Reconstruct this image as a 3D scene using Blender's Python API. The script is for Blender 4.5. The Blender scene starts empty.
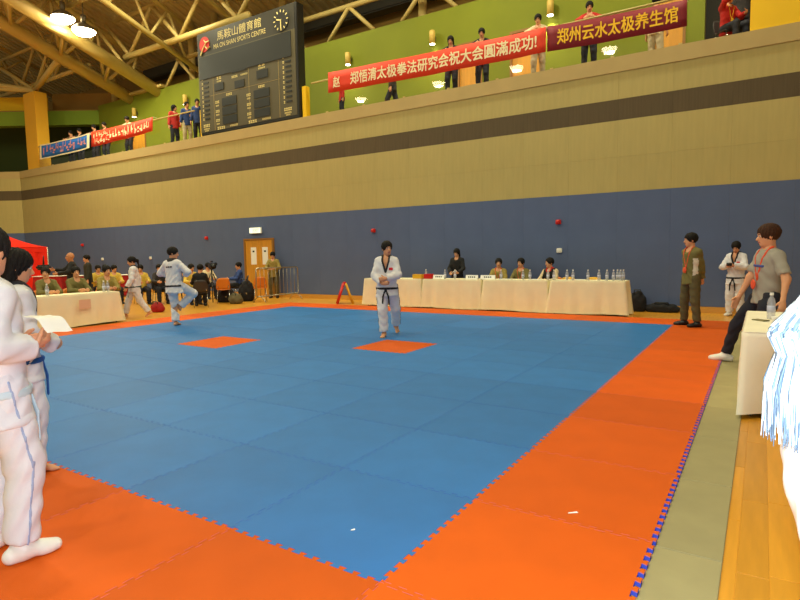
import bpy, bmesh, math, random
import numpy as np
from mathutils import Vector, Matrix
random.seed(7); rng = np.random.default_rng(7)
PI = math.pi
scene = bpy.context.scene
COL = scene.collection

# ------------------------------------------------------------------ camera
F_PX, YAW, PITCH, ROLL = 565.5065, 0.5703, 0.0839, -0.0183
CAM = Vector((1.4288, -2.0116, 1.4954))
fwd = Vector((-math.sin(YAW)*math.cos(PITCH), math.cos(YAW)*math.cos(PITCH), -math.sin(PITCH)))
rgt0 = Vector((math.cos(YAW), math.sin(YAW), 0)); up0 = rgt0.cross(fwd)
RGT = rgt0*math.cos(ROLL) + up0*math.sin(ROLL); UPV = up0*math.cos(ROLL) - rgt0*math.sin(ROLL)
cam_d = bpy.data.cameras.new('camera'); cam = bpy.data.objects.new('camera', cam_d); COL.objects.link(cam)
cam_d.sensor_width = 36; cam_d.lens = F_PX/800*36; cam_d.clip_end = 300; cam_d.clip_start = 0.05
M = Matrix((RGT, UPV, -fwd)).transposed().to_4x4(); M.translation = CAM
cam.matrix_world = M; scene.camera = cam

# ------------------------------------------------------------------ world, exposure
scene.view_settings.view_transform = 'Standard'; scene.view_settings.look = 'None'
scene.view_settings.gamma = 1; scene.view_settings.use_curve_mapping = False
scene.view_settings.exposure = 0.0
w = bpy.data.worlds.new('hall_ambience'); scene.world = w; w.use_nodes = True
w.node_tree.nodes['Background'].inputs[0].default_value = (1.0, 0.94, 0.60, 1)
w.node_tree.nodes['Background'].inputs[1].default_value = 0.22
HALL = (1.0, 0.98, 0.68)          # colour of the hall lamps
# the photographer's flash
fl_d = bpy.data.lights.new('camera_flash', 'POINT'); fl = bpy.data.objects.new('camera_flash', fl_d); COL.objects.link(fl)
fl_d.energy = 360; fl_d.color = (0.80, 0.90, 1.0); fl_d.shadow_soft_size = 0.04
fl.location = CAM + UPV*0.09 + fwd*-0.03
LAMP_W = 245

def ray(px, py): return RGT*(px-400) + UPV*(300-py) + fwd*F_PX
def on_z(px, py, z=0.0):
    d = ray(px, py); return CAM + d*((z-CAM.z)/d.z)
def on_y(px, py, Y):
    d = ray(px, py); return CAM + d*((Y-CAM.y)/d.y)
def on_x(px, py, X):
    d = ray(px, py); return CAM + d*((X-CAM.x)/d.x)
def col_x(px, X, z=0.0):          # floor point in plane X seen in picture column px
    d = ray(px, 257); p = CAM + d*((X-CAM.x)/d.x); return Vector((p.x, p.y, z))

FZ = -0.025                        # sports floor; the mats' top is z = 0

# ------------------------------------------------------------------ materials
def lin(c):
    return tuple(((v/255)/12.92 if v/255 <= .04045 else ((v/255+.055)/1.055)**2.4) for v in c)
MATS = {}
def mat(name, rgb, rough=.6, var=.0, vscale=8., bump=0., bscale=60., metal=0., rand=0., emit=None, espec=None, stretch=None):
    if name in MATS: return MATS[name]
    m = bpy.data.materials.new(name); MATS[name] = m; m.use_nodes = True
    nt = m.node_tree; b = nt.nodes['Principled BSDF']; c = lin(rgb)
    b.inputs['Base Color'].default_value = (*c, 1); b.inputs['Roughness'].default_value = rough
    b.inputs['Metallic'].default_value = metal
    if espec is not None: b.inputs['Specular IOR Level'].default_value = espec
    m.diffuse_color = (*c, 1)
    tc = None
    def coord(sc):
        nonlocal tc
        if tc is None: tc = nt.nodes.new('ShaderNodeTexCoord')
        n = nt.nodes.new('ShaderNodeTexNoise'); n.inputs['Scale'].default_value = sc; n.inputs['Detail'].default_value = 3
        if stretch:
            mp = nt.nodes.new('ShaderNodeMapping'); mp.inputs['Scale'].default_value = stretch
            nt.links.new(tc.outputs['Object'], mp.inputs[0]); nt.links.new(mp.outputs[0], n.inputs['Vector'])
        else: nt.links.new(tc.outputs['Object'], n.inputs['Vector'])
        return n
    fac = None
    if var:
        n = coord(vscale); mr = nt.nodes.new('ShaderNodeMapRange')
        mr.inputs[1].default_value = .3; mr.inputs[2].default_value = .7
        mr.inputs[3].default_value = 1-var; mr.inputs[4].default_value = 1+var
        nt.links.new(n.outputs[0], mr.inputs[0]); fac = mr.outputs[0]
    if rand:
        oi = nt.nodes.new('ShaderNodeObjectInfo'); mr = nt.nodes.new('ShaderNodeMapRange')
        mr.inputs[3].default_value = 1-rand; mr.inputs[4].default_value = 1+rand
        nt.links.new(oi.outputs['Random'], mr.inputs[0])
        if fac is None: fac = mr.outputs[0]
        else:
            mm = nt.nodes.new('ShaderNodeMath'); mm.operation = 'MULTIPLY'
            nt.links.new(fac, mm.inputs[0]); nt.links.new(mr.outputs[0], mm.inputs[1]); fac = mm.outputs[0]
    if fac is not None:
        vm = nt.nodes.new('ShaderNodeVectorMath'); vm.operation = 'SCALE'; vm.inputs[0].default_value = c
        nt.links.new(fac, vm.inputs['Scale']); nt.links.new(vm.outputs[0], b.inputs['Base Color'])
    if bump:
        n = coord(bscale); bp = nt.nodes.new('ShaderNodeBump'); bp.inputs['Strength'].default_value = bump
        bp.inputs['Distance'].default_value = .01
        nt.links.new(n.outputs[0], bp.inputs['Height']); nt.links.new(bp.outputs[0], b.inputs['Normal'])
    if emit:
        b.inputs['Emission Color'].default_value = (*emit[0], 1); b.inputs['Emission Strength'].default_value = emit[1]
    return m
def glass_mat(name, tint=(1, 1, 1), ior=1.45, rough=.02):
    m = bpy.data.materials.new(name); m.use_nodes = True; nt = m.node_tree; nt.nodes.clear()
    o = nt.nodes.new('ShaderNodeOutputMaterial'); t = nt.nodes.new('ShaderNodeBsdfTransparent'); g = nt.nodes.new('ShaderNodeBsdfGlossy')
    fr = nt.nodes.new('ShaderNodeFresnel'); mx = nt.nodes.new('ShaderNodeMixShader')
    t.inputs[0].default_value = (*tint, 1); g.inputs['Roughness'].default_value = rough; fr.inputs[0].default_value = ior
    ge = nt.nodes.new('ShaderNodeNewGeometry'); sb = nt.nodes.new('ShaderNodeMath'); sb.operation = 'SUBTRACT'; sb.inputs[0].default_value = 1
    nt.links.new(ge.outputs['Backfacing'], sb.inputs[1]); ml = nt.nodes.new('ShaderNodeMath'); ml.operation = 'MULTIPLY'
    nt.links.new(sb.outputs[0], ml.inputs[0]); nt.links.new(fr.outputs[0], ml.inputs[1])
    nt.links.new(ml.outputs[0], mx.inputs[0]); nt.links.new(t.outputs[0], mx.inputs[1]); nt.links.new(g.outputs[0], mx.inputs[2])
    nt.links.new(mx.outputs[0], o.inputs[0]); return m
mt_blue = mat('mat_foam_blue', (40, 114, 186), .52, .06, 3, .12, 220, rand=.08, espec=.35)
mt_orange = mat('mat_foam_orange', (212, 90, 4), .72, .05, 3, .2, 260, rand=.12, espec=.25)
mt_under = mat('mat_foam_underside', (70, 90, 215), .7)
mt_pink = mat('mat_edge_scatter', (214, 120, 150), .7)  # pink rim paints the light scattered at the tile edges
mt_grey = mat('foam_olive_grey', (158, 148, 104), .8, .06, 4, .1, 150, rand=.1)
m_wood = mat('maple_floor', (218, 156, 50), .3, .12, 3, 0, rand=.0, stretch=(8, .8, 1))
m_plank = mat('maple_plank', (214, 148, 40), .3, .08, 3, 0, rand=.13, stretch=(8, .8, 1))
m_wblue = mat('wall_slate_blue', (86, 102, 140), .85, .05, 1.5, .15, 40, rand=.02)
m_cream = mat('wall_cream', (184, 168, 106), .85, .05, 2, .2, 60, rand=.02, stretch=(6, 1, .6))
m_brown = mat('wall_brown', (92, 78, 54), .85, .14, 2, .2, 60, rand=.05, stretch=(8, 1, .3))
m_fascia = mat('fascia_tan', (188, 164, 108), .8, .04, 2)
m_green = mat('gallery_green', (124, 132, 14), .75, .05, 1)
m_green2 = mat('gallery_beam_green', (130, 160, 44), .75, .05, 1)
m_yellow = mat('pier_yellow', (250, 202, 18), .7, .04, 1)
m_tan = mat('clerestory_tan', (170, 132, 62), .8, .06, 1)
m_deck = mat('roof_deck', (206, 184, 122), .7, .12, 1.2)
m_steel = mat('truss_paint', (204, 180, 108), .5, .05, 2)
m_dark = mat('passage_dark', (34, 30, 22), .9)
m_wdoor = mat('door_wood', (214, 150, 44), .45, .1, 2, stretch=(6, 6, .6))
m_doorf = mat('door_frame', (150, 104, 40), .5)
m_white = mat('white_paint', (236, 234, 226), .5)
m_paper = mat('paper', (246, 244, 236), .8)
m_black = mat('black_plastic', (18, 18, 20), .4)
m_blackcloth = mat('black_cloth', (24, 24, 28), .9, .15, 20)
m_metal = mat('galvanised_steel', (168, 160, 140), .35, metal=.85)
m_chrome = mat('chrome_tube', (200, 196, 186), .25, metal=.9)
m_cloth = mat('cream_tablecloth', (252, 242, 200), .8, .03, 4, .1, 90)
m_clothw = mat('pale_tablecloth', (250, 242, 216), .8, .03, 4, .1, 90)
m_redcloth = mat('red_tablecloth', (158, 14, 16), .8, .06, 4)
m_tent = mat('tent_red', (226, 34, 8), .65, .05, 3, espec=.3)
m_orangeplastic = mat('orange_plastic', (226, 128, 34), .45)
m_yelplastic = mat('yellow_plastic', (232, 176, 28), .45)
m_red = mat('red_plastic', (206, 26, 14), .4)
m_glass = glass_mat('clear_glass'); m_water = mat('water_bottle', (206, 206, 214), .15)
m_water.node_tree.nodes['Principled BSDF'].inputs['Alpha'].default_value = .42
m_caplab = mat('bottle_label', (190, 190, 210), .5); m_capblue = mat('bottle_cap', (210, 60, 60), .5)
# gi, skin, hair...
m_gi = mat('dobok_white', (222, 220, 226), .8, .03, 10, .15, 120)
m_skin = mat('skin', (214, 152, 112), .55, .04, 12); m_skin2 = mat('skin_tan', (196, 132, 88), .55, .04, 12)
m_lip = mat('lips', (178, 96, 84), .5); m_eye = mat('eye_white', (220, 212, 200), .3); m_iris = mat('iris_dark', (22, 14, 10), .3)
m_hair = mat('hair_black', (22, 17, 14), .7, .35, 60, .5, 120, espec=.25); m_hairb = mat('hair_brown', (62, 34, 18), .7, .3, 60, .5, 120, espec=.25)

# ------------------------------------------------------------------ mesh helpers
def tag(o, label=None, cat=None, group=None, kind=None):
    if label: o['label'] = label
    if cat: o['category'] = cat
    if group: o['group'] = group
    if kind: o['kind'] = kind
    return o
def link(o, parent=None):
    COL.objects.link(o)
    if parent is not None: o.parent = parent
    return o
def empty(name, loc=(0, 0, 0), rz=0., label=None, cat=None, group=None, kind=None):
    o = bpy.data.objects.new(name, None); o.empty_display_size = .1; COL.objects.link(o)
    o.location = loc; o.rotation_euler = (0, 0, rz); return tag(o, label, cat, group, kind)
def mesh_obj(name, verts, faces, mats, parent=None, smooth=False, mi=None):
    me = bpy.data.meshes.new(name); me.from_pydata([tuple(v) for v in verts], [], [tuple(f) for f in faces])
    for m in (mats if isinstance(mats, (list, tuple)) else [mats]): me.materials.append(m)
    if mi is not None: me.polygons.foreach_set('material_index', np.asarray(mi, dtype=np.int32))
    if smooth: me.polygons.foreach_set('use_smooth', np.ones(len(me.polygons), dtype=bool))
    me.update(); return link(bpy.data.objects.new(name, me), parent)
class MB:
    """collects shapes for ONE mesh"""
    def __init__(s): s.v = []; s.f = []; s.m = []; s.cur = 0
    def add(s, v, f):
        n = len(s.v); s.v += [tuple(x) for x in v]; s.f += [tuple(i+n for i in q) for q in f]; s.m += [s.cur]*len(f); return s
    def box(s, lo, hi):
        (a, b, c), (d, e, g) = lo, hi
        return s.add([(a,b,c),(d,b,c),(d,e,c),(a,e,c),(a,b,g),(d,b,g),(d,e,g),(a,e,g)],
                     [(0,3,2,1),(4,5,6,7),(0,1,5,4),(1,2,6,5),(2,3,7,6),(3,0,4,7)])
    def rbox(s, lo, hi, r=.01, seg=2):
        bm = bmesh.new(); bmesh.ops.create_cube(bm, size=1)
        for v in bm.verts:
            v.co = Vector([(lo[i]+hi[i])/2 + v.co[i]*(hi[i]-lo[i]) for i in range(3)])
        bmesh.ops.bevel(bm, geom=bm.edges[:]+bm.verts[:], offset=r, segments=seg, affect='EDGES')
        bm.verts.index_update(); s.add([v.co[:] for v in bm.verts], [[v.index for v in f.verts] for f in bm.faces]); bm.free(); return s
    def tube(s, pts, r, n=8, cap=True):
        pts = [Vector(p) for p in pts]; rs = r if isinstance(r, (list, tuple)) else [r]*len(pts)
        V = []; Fc = []
        u = None
        for i, p in enumerate(pts):
            t = (pts[min(i+1, len(pts)-1)] - pts[max(i-1, 0)]).normalized()
            if u is None:
                u = t.orthogonal().normalized()
            else: u = (u - t*u.dot(t)).normalized()
            b = t.cross(u)
            for k in range(n):
                a = 2*PI*k/n; V.append(p + (u*math.cos(a)+b*math.sin(a))*rs[i])
        for i in range(len(pts)-1):
            for k in range(n):
                k2 = (k+1) % n; Fc.append((i*n+k, i*n+k2, (i+1)*n+k2, (i+1)*n+k))
        if cap: Fc.append(tuple(range(n))[::-1]); Fc.append(tuple((len(pts)-1)*n+k for k in range(n)))
        return s.add(V, Fc)
    def lathe(s, prof, n=16, c=(0, 0, 0)):
        V = []; Fc = []
        for (r, z) in prof:
            for k in range(n): V.append((c[0]+r*math.cos(2*PI*k/n), c[1]+r*math.sin(2*PI*k/n), c[2]+z))
        for i in range(len(prof)-1):
            for k in range(n):
                k2 = (k+1) % n; Fc.append((i*n+k, i*n+k2, (i+1)*n+k2, (i+1)*n+k))
        Fc.append(tuple(range(n))[::-1]); Fc.append(tuple((len(prof)-1)*n+k for k in range(n)))
        return s.add(V, Fc)
    def build(s, name, mats, parent=None, smooth=False):
        return mesh_obj(name, s.v, s.f, mats, parent, smooth, s.m if any(s.m) else None)
def copy_tree(o, parent=None):
    c = o.copy(); COL.objects.link(c); c.parent = parent
    for ch in list(o.children): copy_tree(ch, c)
    return c
def text_mesh(body, bold=0.):
    c = bpy.data.curves.new('txt', 'FONT'); c.body = body; c.offset = bold; o = bpy.data.objects.new('txt', c); COL.objects.link(o)
    dg = bpy.context.evaluated_depsgraph_get(); me = bpy.data.meshes.new_from_object(o.evaluated_get(dg))
    v = np.array([x.co[:] for x in me.vertices]); f = [tuple(p.vertices) for p in me.polygons]
    bpy.data.objects.remove(o); bpy.data.curves.remove(c); bpy.data.meshes.remove(me)
    lo, hi = v.min(0), v.max(0); v[:, :2] = (v[:, :2]-(lo+hi)[:2]/2)/(hi-lo)[:2]      # -.5 .. .5
    return v, f

# ------------------------------------------------------------------ STRUCTURE
# floor ------------------------------------------------------------
fl_o = mesh_obj('floor', [(-46, -12, -.027), (9, -12, -.027), (9, 14, -.027), (-46, 14, -.027)], [(0, 1, 2, 3)], m_wood)
fl_o['kind'] = 'structure'
pl_me = {}
for i in range(18):
    y = -1.7 - random.random()*1.1
    while y < 6.2:
        L = random.choice((.9, 1.2, 1.5))
        if L not in pl_me:
            pl_me[L] = MB().rbox((0, 0, -.014), (.128, L-.0025, 0), .0015, 1)
            o = pl_me[L].build('plank', m_plank, fl_o); pl_me[L] = o
        else:
            o = link(pl_me[L].copy(), fl_o)
        o.location = (1.24 + i*.13, y, FZ); y += L

# back wall: panels on a backing ------------------------------------
YW = 12.73; XL, XR = -31.64, 8.0
wb = mesh_obj('wall_back', *(lambda b: (b.v, b.f))(MB().box((XL, YW+.03, FZ), (XR, YW+.3, 5.9))), m_cream); wb['kind'] = 'structure'
bands = [(0.12, 2.88, m_wblue), (2.88, 3.72, m_cream), (3.72, 4.60, m_cream), (4.60, 5.10, m_brown), (5.10, 5.74, m_cream)]
PW = 1.2
pan_me = {}
n_pan = int((XR-XL)/PW)
for bi, (z0, z1, m) in enumerate(bands):
    b = MB().rbox((.0008, 0, z0+.0008), (PW-.0008, .045, z1-.0008), .001, 1); first = None
    for k in range(n_pan+1):
        x = XL + .01 + k*PW
        if x + PW > XR: continue
        if first is None: first = b.build('wall_panel', m, wb); o = first
        else: o = link(first.copy(), wb)
        o.location = (x, YW, 0)
MB().box((XL, YW-.012, FZ), (XR, YW+.03, .115)).build('baseboard_back', mat('baseboard_wood', (206, 150, 60), .5), None)['kind'] = 'structure'
MB().box((XL-.02, YW-.03, 5.74), (XR, YW+.42, 6.10)).build('trim_1', m_fascia)['kind'] = 'structure'
# oblique end wall --------------------------------------------------
dv = Vector((-math.cos(YAW), -math.sin(YAW), 0)); nv = Vector((-math.sin(YAW), math.cos(YAW), 0))
def obl_box(name, s0, s1, d0, d1, z0, z1, m, parent=None):
    o = MB().box((s0, d0, z0), (s1, d1, z1)).build(name, m, parent)
    return o
def obl_root(o):
    # local +x runs along dv, local y along -nv (into the wall)
    o.matrix_world = Matrix(((dv.x, nv.x, 0, XL), (dv.y, nv.y, 0, YW), (0, 0, 1, 0), (0, 0, 0, 1)))
wl = obl_box('wall_left', 0, 16, .03, .4, FZ, 6.1, m_cream); wl['kind'] = 'structure'; obl_root(wl)
for (z0, z1, m) in bands + [(5.74, 6.10, m_fascia)]:
    for k in range(6):
        p = obl_box('wall_panel', k*2.4+.001, (k+1)*2.4-.001, -.02, .03, z0+.001, z1-.001, m, wl)
# gallery -----------------------------------------------------------
YG = 15.5
gf = MB().box((-46, YW+.42, 5.8), (XR, 19, 6.05)).build('floor_gallery', mat('gallery_floor', (150, 120, 60), .7)); gf['kind'] = 'structure'
XE = -28.75                                  # left end of the green wall
doors_x = [(-25.9, -24.7), (-18.1, -16.9), (-9.9-.0, -9.9+0)][:2] + [(-7.35, -6.45), (-5.5, -4.45), (-1.35, -.5)]
cuts = sorted(doors_x)
wgm = MB(); x = XE
for (a, b) in cuts:
    wgm.box((x, YG, 5.9), (a, YG+.2, 9.6)); wgm.box((a, YG, 8.35), (b, YG+.2, 9.6)); x = b
wgm.box((x, YG, 5.9), (-.05, YG+.2, 9.6)); wgm.box((-.05, YG, 8.6), (1.2, YG+.2, 9.6)); wgm.box((1.2, YG, 5.9), (XR, YG+.2, 9.6))
wg = wgm.build('wall_gallery', m_green); wg['kind'] = 'structure'
for i, (a, b) in enumerate(cuts):
    d = empty('door_%d' % (i+2), (a, YG, 5.9)); d['kind'] = 'structure'; W = b-a
    MB().box((0, -.03, 0), (.07, .1, 2.45)).build('door_jamb', m_doorf, d); MB().box((W-.07, -.03, 0), (W, .1, 2.45)).build('door_jamb', m_doorf, d)
    MB().box((.07, -.03, 2.37), (W-.07, .1, 2.45)).build('door_head', m_doorf, d)
    MB().box((.07, .03, 0), (W-.07, .07, 2.37)).build('door_leaf', m_wdoor, d)
# dark sheet in place of the passage's unlit depth
dk = MB().box((-.05, YG+.25, 5.9), (1.2, YG+.35, 8.6)).build('wall_passage_dark', m_dark); dk['kind'] = 'structure'
# clerestory wall behind, above the green wall
MB().box((-46, 18.6, 5.9), (XR, 18.8, 12.6)).build('wall_clerestory', m_tan)['kind'] = 'structure'
MB().rbox((-28, 17.7, 11.3), (XR, 18.3, 11.85), .05).build('trim_2', mat('band_dark', (58, 58, 52), .6))['kind'] = 'structure'  # plain dark band below the deck
# yellow pier at right of gallery, column at the corner
MB().rbox((1.05, YW+.02, 6.1), (6.5, YW+.5, 9.9), .01).build('wall_pier', m_yellow)['kind'] = 'structure'
colm = MB().rbox((-30.9, 12.80, 6.1), (-29.75, 13.4, 9.95), .012).build('trim_3', mat('column_ochre', (236, 178, 40), .7, .04, 1)); colm['kind'] = 'structure'
# end gallery: green beam, lit wall above, dark recess
def obl2(name, s0, s1, d0, d1, z0, z1, m):
    o = MB().box((s0, d0, z0), (s1, d1, z1)).build(name, m); o['kind'] = 'structure'
    o.matrix_world = Matrix(((dv.x, nv.x, 0, XE), (dv.y, nv.y, 0, YG+.05), (0, 0, 1, 0), (0, 0, 0, 1))); return o
obl2('trim_4', -.0, 12, 0, .5, 8.65, 9.38, m_green2)
obl2('wall_end_lit', 3.2, 14, .6, .8, 9.3, 10.3, m_yellow); obl2('wall_end_dim', -3, 3.2, 1.2, 1.4, 9.3, 10.6, m_tan)  # yellow and tan put the lit and dim stretches into the wall colour
obl2('wall_end_recess', -2, 12, 2.6, 2.8, 5.9, 9.3, mat('recess_shade_green', (60, 72, 18), .8))  # shade of the recess put into a darker green
obl2('trim_5', .2, 12, .1, .5, 9.38, 9.46, m_tan)
# roof deck ----------------------------------------------------------
def zdeck(y): return 12.15 + .34*(18.6-y) if y > -4 else 12.15+.34*22.6
rv = []; rf = []
prof = []
x = -48.0
while x < 9:
    prof += [(x, 0), (x+.16, 0), (x+.2, .09), (x+.36, .09)]; x += .4
for yy in (19.2, 8, -4, -14):
    for (px_, dz) in prof: rv.append((px_, yy, zdeck(yy)+dz))
n = len(prof)
for j in range(3):
    for i in range(n-1): rf.append((j*n+i, j*n+i+1, (j+1)*n+i+1, (j+1)*n+i))
mesh_obj('ceiling', rv, rf, m_deck)['kind'] = 'structure'

# trusses --------------------------------------------------------------
def member(root, name, a, b, r, n=10):
    a = Vector(a); b = Vector(b); L = (b-a).length
    o = MB().tube([(0, 0, 0), (0, 0, L)], r, n).build(name, m_steel, root, True)
    o.location = a; o.rotation_mode = 'QUATERNION'; o.rotation_quaternion = (b-a).to_track_quat('Z', 'Y'); return o
def truss(label):
    t = empty('roof_truss', (0, 0, 0), 0, label, 'roof truss'); t['kind'] = 'structure'; return t
def slope_pt(X, y, dz=0): return (X, y, 9.55 + .341*(15.5-y) + dz)
t = truss('pair of heavy round tubes sloping down to the green gallery wall')
for X in (-25.85, -23.6):
    member(t, 'chord', slope_pt(X, 15.7), slope_pt(X, -6), .29, 16)
member(t, 'top_chord', slope_pt(-24.7, 14.6, 1.7), slope_pt(-24.7, -6, 1.7), .15, 12)
for k, y in enumerate(np.arange(14.2, -4, -2.0)):
    for X in (-25.85, -23.6):
        member(t, 'web', slope_pt(X, y), slope_pt(-24.7, y-.9, 1.7), .08)
        member(t, 'web', slope_pt(X, y), slope_pt(-24.7, y+1.1, 1.7), .08)
    member(t, 'tie', slope_pt(-25.85, y), slope_pt(-23.6, y-1), .08)
MB().box((-26.4, 15.3, 9.6), (-23.0, 15.9, 9.72)).build('bearing_plate', m_steel, t)
t = truss('slim sloping tube truss beside the scoreboard head')
def sl2(X, y, dz=0): return (X, y, 10.0 + .36*(15.5-y) + dz)
member(t, 'chord', sl2(-20.6, 15.6), sl2(-20.6, -4), .11)
member(t, 'chord', sl2(-20.6, 15.6, 1.6), sl2(-20.6, -4, 1.6), .1)
for y in np.arange(15, -3, -1.8):
    member(t, 'web', sl2(-20.6, y), sl2(-20.6, y-.9, 1.6), .06); member(t, 'web', sl2(-20.6, y-1.8), sl2(-20.6, y-.9, 1.6), .06)
for X_t, lab_t in ((-17.3, 'slim sloping tube truss behind the scoreboard'), (-28.6, 'slim sloping tube truss between column and heavy tubes'), (-33.5, 'slim sloping tube truss over the end gallery')):
    t = truss(lab_t)
    member(t, 'chord', sl2(X_t, 15.6, .9), sl2(X_t, -2, .9), .09); member(t, 'chord', sl2(X_t, 15.6, 2.0), sl2(X_t, -2, 2.0), .08)
    for y in np.arange(15, -1, -1.8):
        member(t, 'web', sl2(X_t, y, .9), sl2(X_t, y-.9, 2.0), .05); member(t, 'web', sl2(X_t, y-1.8, .9), sl2(X_t, y-.9, 2.0), .05)
# purlin trusses along the hall
def purlin(label, y, x0, x1, zb, zt, step, rb, rt, rw, yt=None):
    t = truss(label); yt = y if yt is None else yt
    member(t, 'bottom_chord', (x0, y, zb), (x1, y, zb), rb, 12); member(t, 'top_chord', (x0-.6, yt, zt), (x1+.6, yt, zt), rt, 12)
    x = x0 + .35
    while x < x1:
        member(t, 'web', (x, y, zb), (x+step/2, yt, zt), rw); member(t, 'web', (x, y, zb), (x-step/2, yt, zt), rw); x += step
purlin('long lattice purlin whose bottom tube meets the heavy sloping tubes', 14.0, -23.7, -15.5, 10.72, 12.5, 3.6, .13, .1, .085)
t = truss('tube purlin on splayed struts standing on top of green wall')
member(t, 'chord', (-22, 15.55, 10.68), (7, 15.55, 10.68), .1, 12)
for k in range(7):
    X = -21.94 + k*3.36
    for s_ in (-1.07, 1.07): member(t, 'strut', (X, 15.55, 10.66), (X+s_, 15.6, 9.62), .075)
purlin('lattice purlin hung under the high roof deck behind scoreboard', 11.2, -23.6, 7, 11.9, 13.6, 3.2, .1, .09, .07)
purlin('lattice purlin close below the deck left of heavy tubes', 13.6, -44, -26, 10.7, 12.6, 3.6, .1, .09, .08)
purlin('lattice purlin near the top left of the roof', 10.4, -44, -26, 12.0, 13.8, 3.2, .1, .09, .07)
t = truss('splayed brace members meeting on top of the ochre corner column')
N = (-30.3, 13.1, 10.1)
for q, r in [((-25.85, 12.2, 10.70), .13), ((-34.6, 12.9, 12.4), .1), ((-36.0, 10.9, 11.35), .13), ((-36.2, 11.0, 10.9), .12), ((-32.3, 15, 12.9), .08), ((-29.9, 15.2, 12.9), .07), ((-28.5, 13.4, 12.9), .07), (( -30.3, 14.2, 12.6), .06)]:
    member(t, 'brace', N, q, r)
MB().box((-30.45, 12.95, 9.95), (-30.15, 13.25, 10.1)).build('bearing_plate', m_steel, t)
t = truss('upright posts carrying the roof edge behind the gallery')
for X in (-29.0, -22.3, -20.6, -16.2, -9.3):
    member(t, 'post', (X, 16.6, 5.9), (X, 16.6, 12.8), .16)

# high-bay lamps -----------------------------------------------------
m_lens = mat('lamp_lens', (255, 240, 200), .4, emit=((1.0, .84, .5), 34.))
m_lampbody = mat('lamp_body', (120, 112, 96), .4, metal=.6)
def highbay(loc, label):
    t = empty('high_bay_lamp', loc, 0, label, 'lamp', 'high bay lamps under the roof')
    MB().lathe([(.1, .30), (.1, .62), (.04, .66)][::-1], 14).build('ballast', m_lampbody, t, True)
    MB().lathe([(.46, 0), (.455, .005), (.38, .14), (.2, .26), (.1, .31)], 20).build('reflector', m_lampbody, t, True)
    MB().lathe([(.12, -.2), (.3, -.15), (.42, -.05), (.44, -.002)], 20).build('lens', m_lens, t)
    MB().tube([(0, 0, .66), (0, 0, zdeck(loc[1])-loc[2])], .02, 6).build('hanger', m_lampbody, t)
    ld = bpy.data.lights.new('lamp_light', 'AREA'); ld.shape = 'DISK'; ld.size = .6; ld.energy = LAMP_W; ld.color = HALL
    lo = bpy.data.objects.new('lamp_light', ld); COL.objects.link(lo); lo.parent = t; lo.location = (0, 0, -.23)
    return t
highbay(on_x(63, 18, -22.9), 'glaring high bay lamp beside the heavy tubes, nearer the deck')
highbay(on_x(84, 31, -22.4), 'glaring high bay lamp beside the heavy tubes, nearer the wall')
for X in (-18.4, -12.2, -6.0, .2): highbay((X, 11.8, 12.1), 'high bay lamp over the edge of the mat by the wall')
for X in (-24.4, -18.2, -12.0, -5.8, .2): highbay((X, 2.4, 13.0), 'high bay lamp hung over the middle of the mat')
for X in (-24.2, -17.6, -12, -6.4, .2): highbay((X, -7.4, 13.0), 'high bay lamp hung over the near side of the hall')

# gallery glass, rail -----------------------------------------------------
first = None
for xa, xb, lab in ((-30.6, -17.5, 'glass balustrade with slim rail between corner column and scoreboard'), (-11.45, 1.0, 'glass balustrade with slim rail between scoreboard and yellow pier')):
    rl = empty('gallery_railing', (xa, YW+.1, 6.1), 0, lab, 'railing')
    MB().tube([(0, 0, 1.08), (xb-xa, 0, 1.08)], .028, 8).build('handrail', m_steel, rl, True); x = 0.
    while x + 1.46 < xb-xa:
        if first is None: first = MB().box((0, -.006, .0), (1.46, .006, 1.05)).build('glass_pane', m_glass, rl); fp = MB().box((.6, -.02, 0), (.68, .02, .07)).build('clamp', m_steel, rl); o, p = first, fp
        else: o = link(first.copy(), rl); p = link(fp.copy(), rl)
        o.location = (x, 0, 0); p.location = (x, 0, 0); x += 1.5
# wall lamps on the green wall
for i, X in enumerate((-4.15, -8.2, -11.8, -25.6+.3, -21.3)):
    t = empty('wall_lamp', (X, YG-.18, 8.5), 0, 'cylinder down light fixed to the green gallery wall', 'lamp', 'down lights on the gallery wall')
    MB().lathe([(.1, 0), (.1, .42), (.09, .43)], 14).build('shade', mat('lamp_shade', (220, 186, 90), .5), t, True)
    MB().box((-.04, .08, .15), (.04, .18, .27)).build('bracket', m_lampbody, t)
    MB().lathe([(.09, -.012), (.09, -.001)], 14).build('lens', mat('down_lens', (255, 245, 220), .4, emit=((1, .9, .65), 12.)), t)
    sd = bpy.data.lights.new('down_light', 'SPOT'); sd.energy = 130; sd.color = (1, .86, .42); sd.spot_size = 1.9; sd.spot_blend = .6; sd.shadow_soft_size = .08
    so = bpy.data.objects.new('down_light', sd); COL.objects.link(so); so.parent = t; so.location = (0, 0, -.03)

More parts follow.
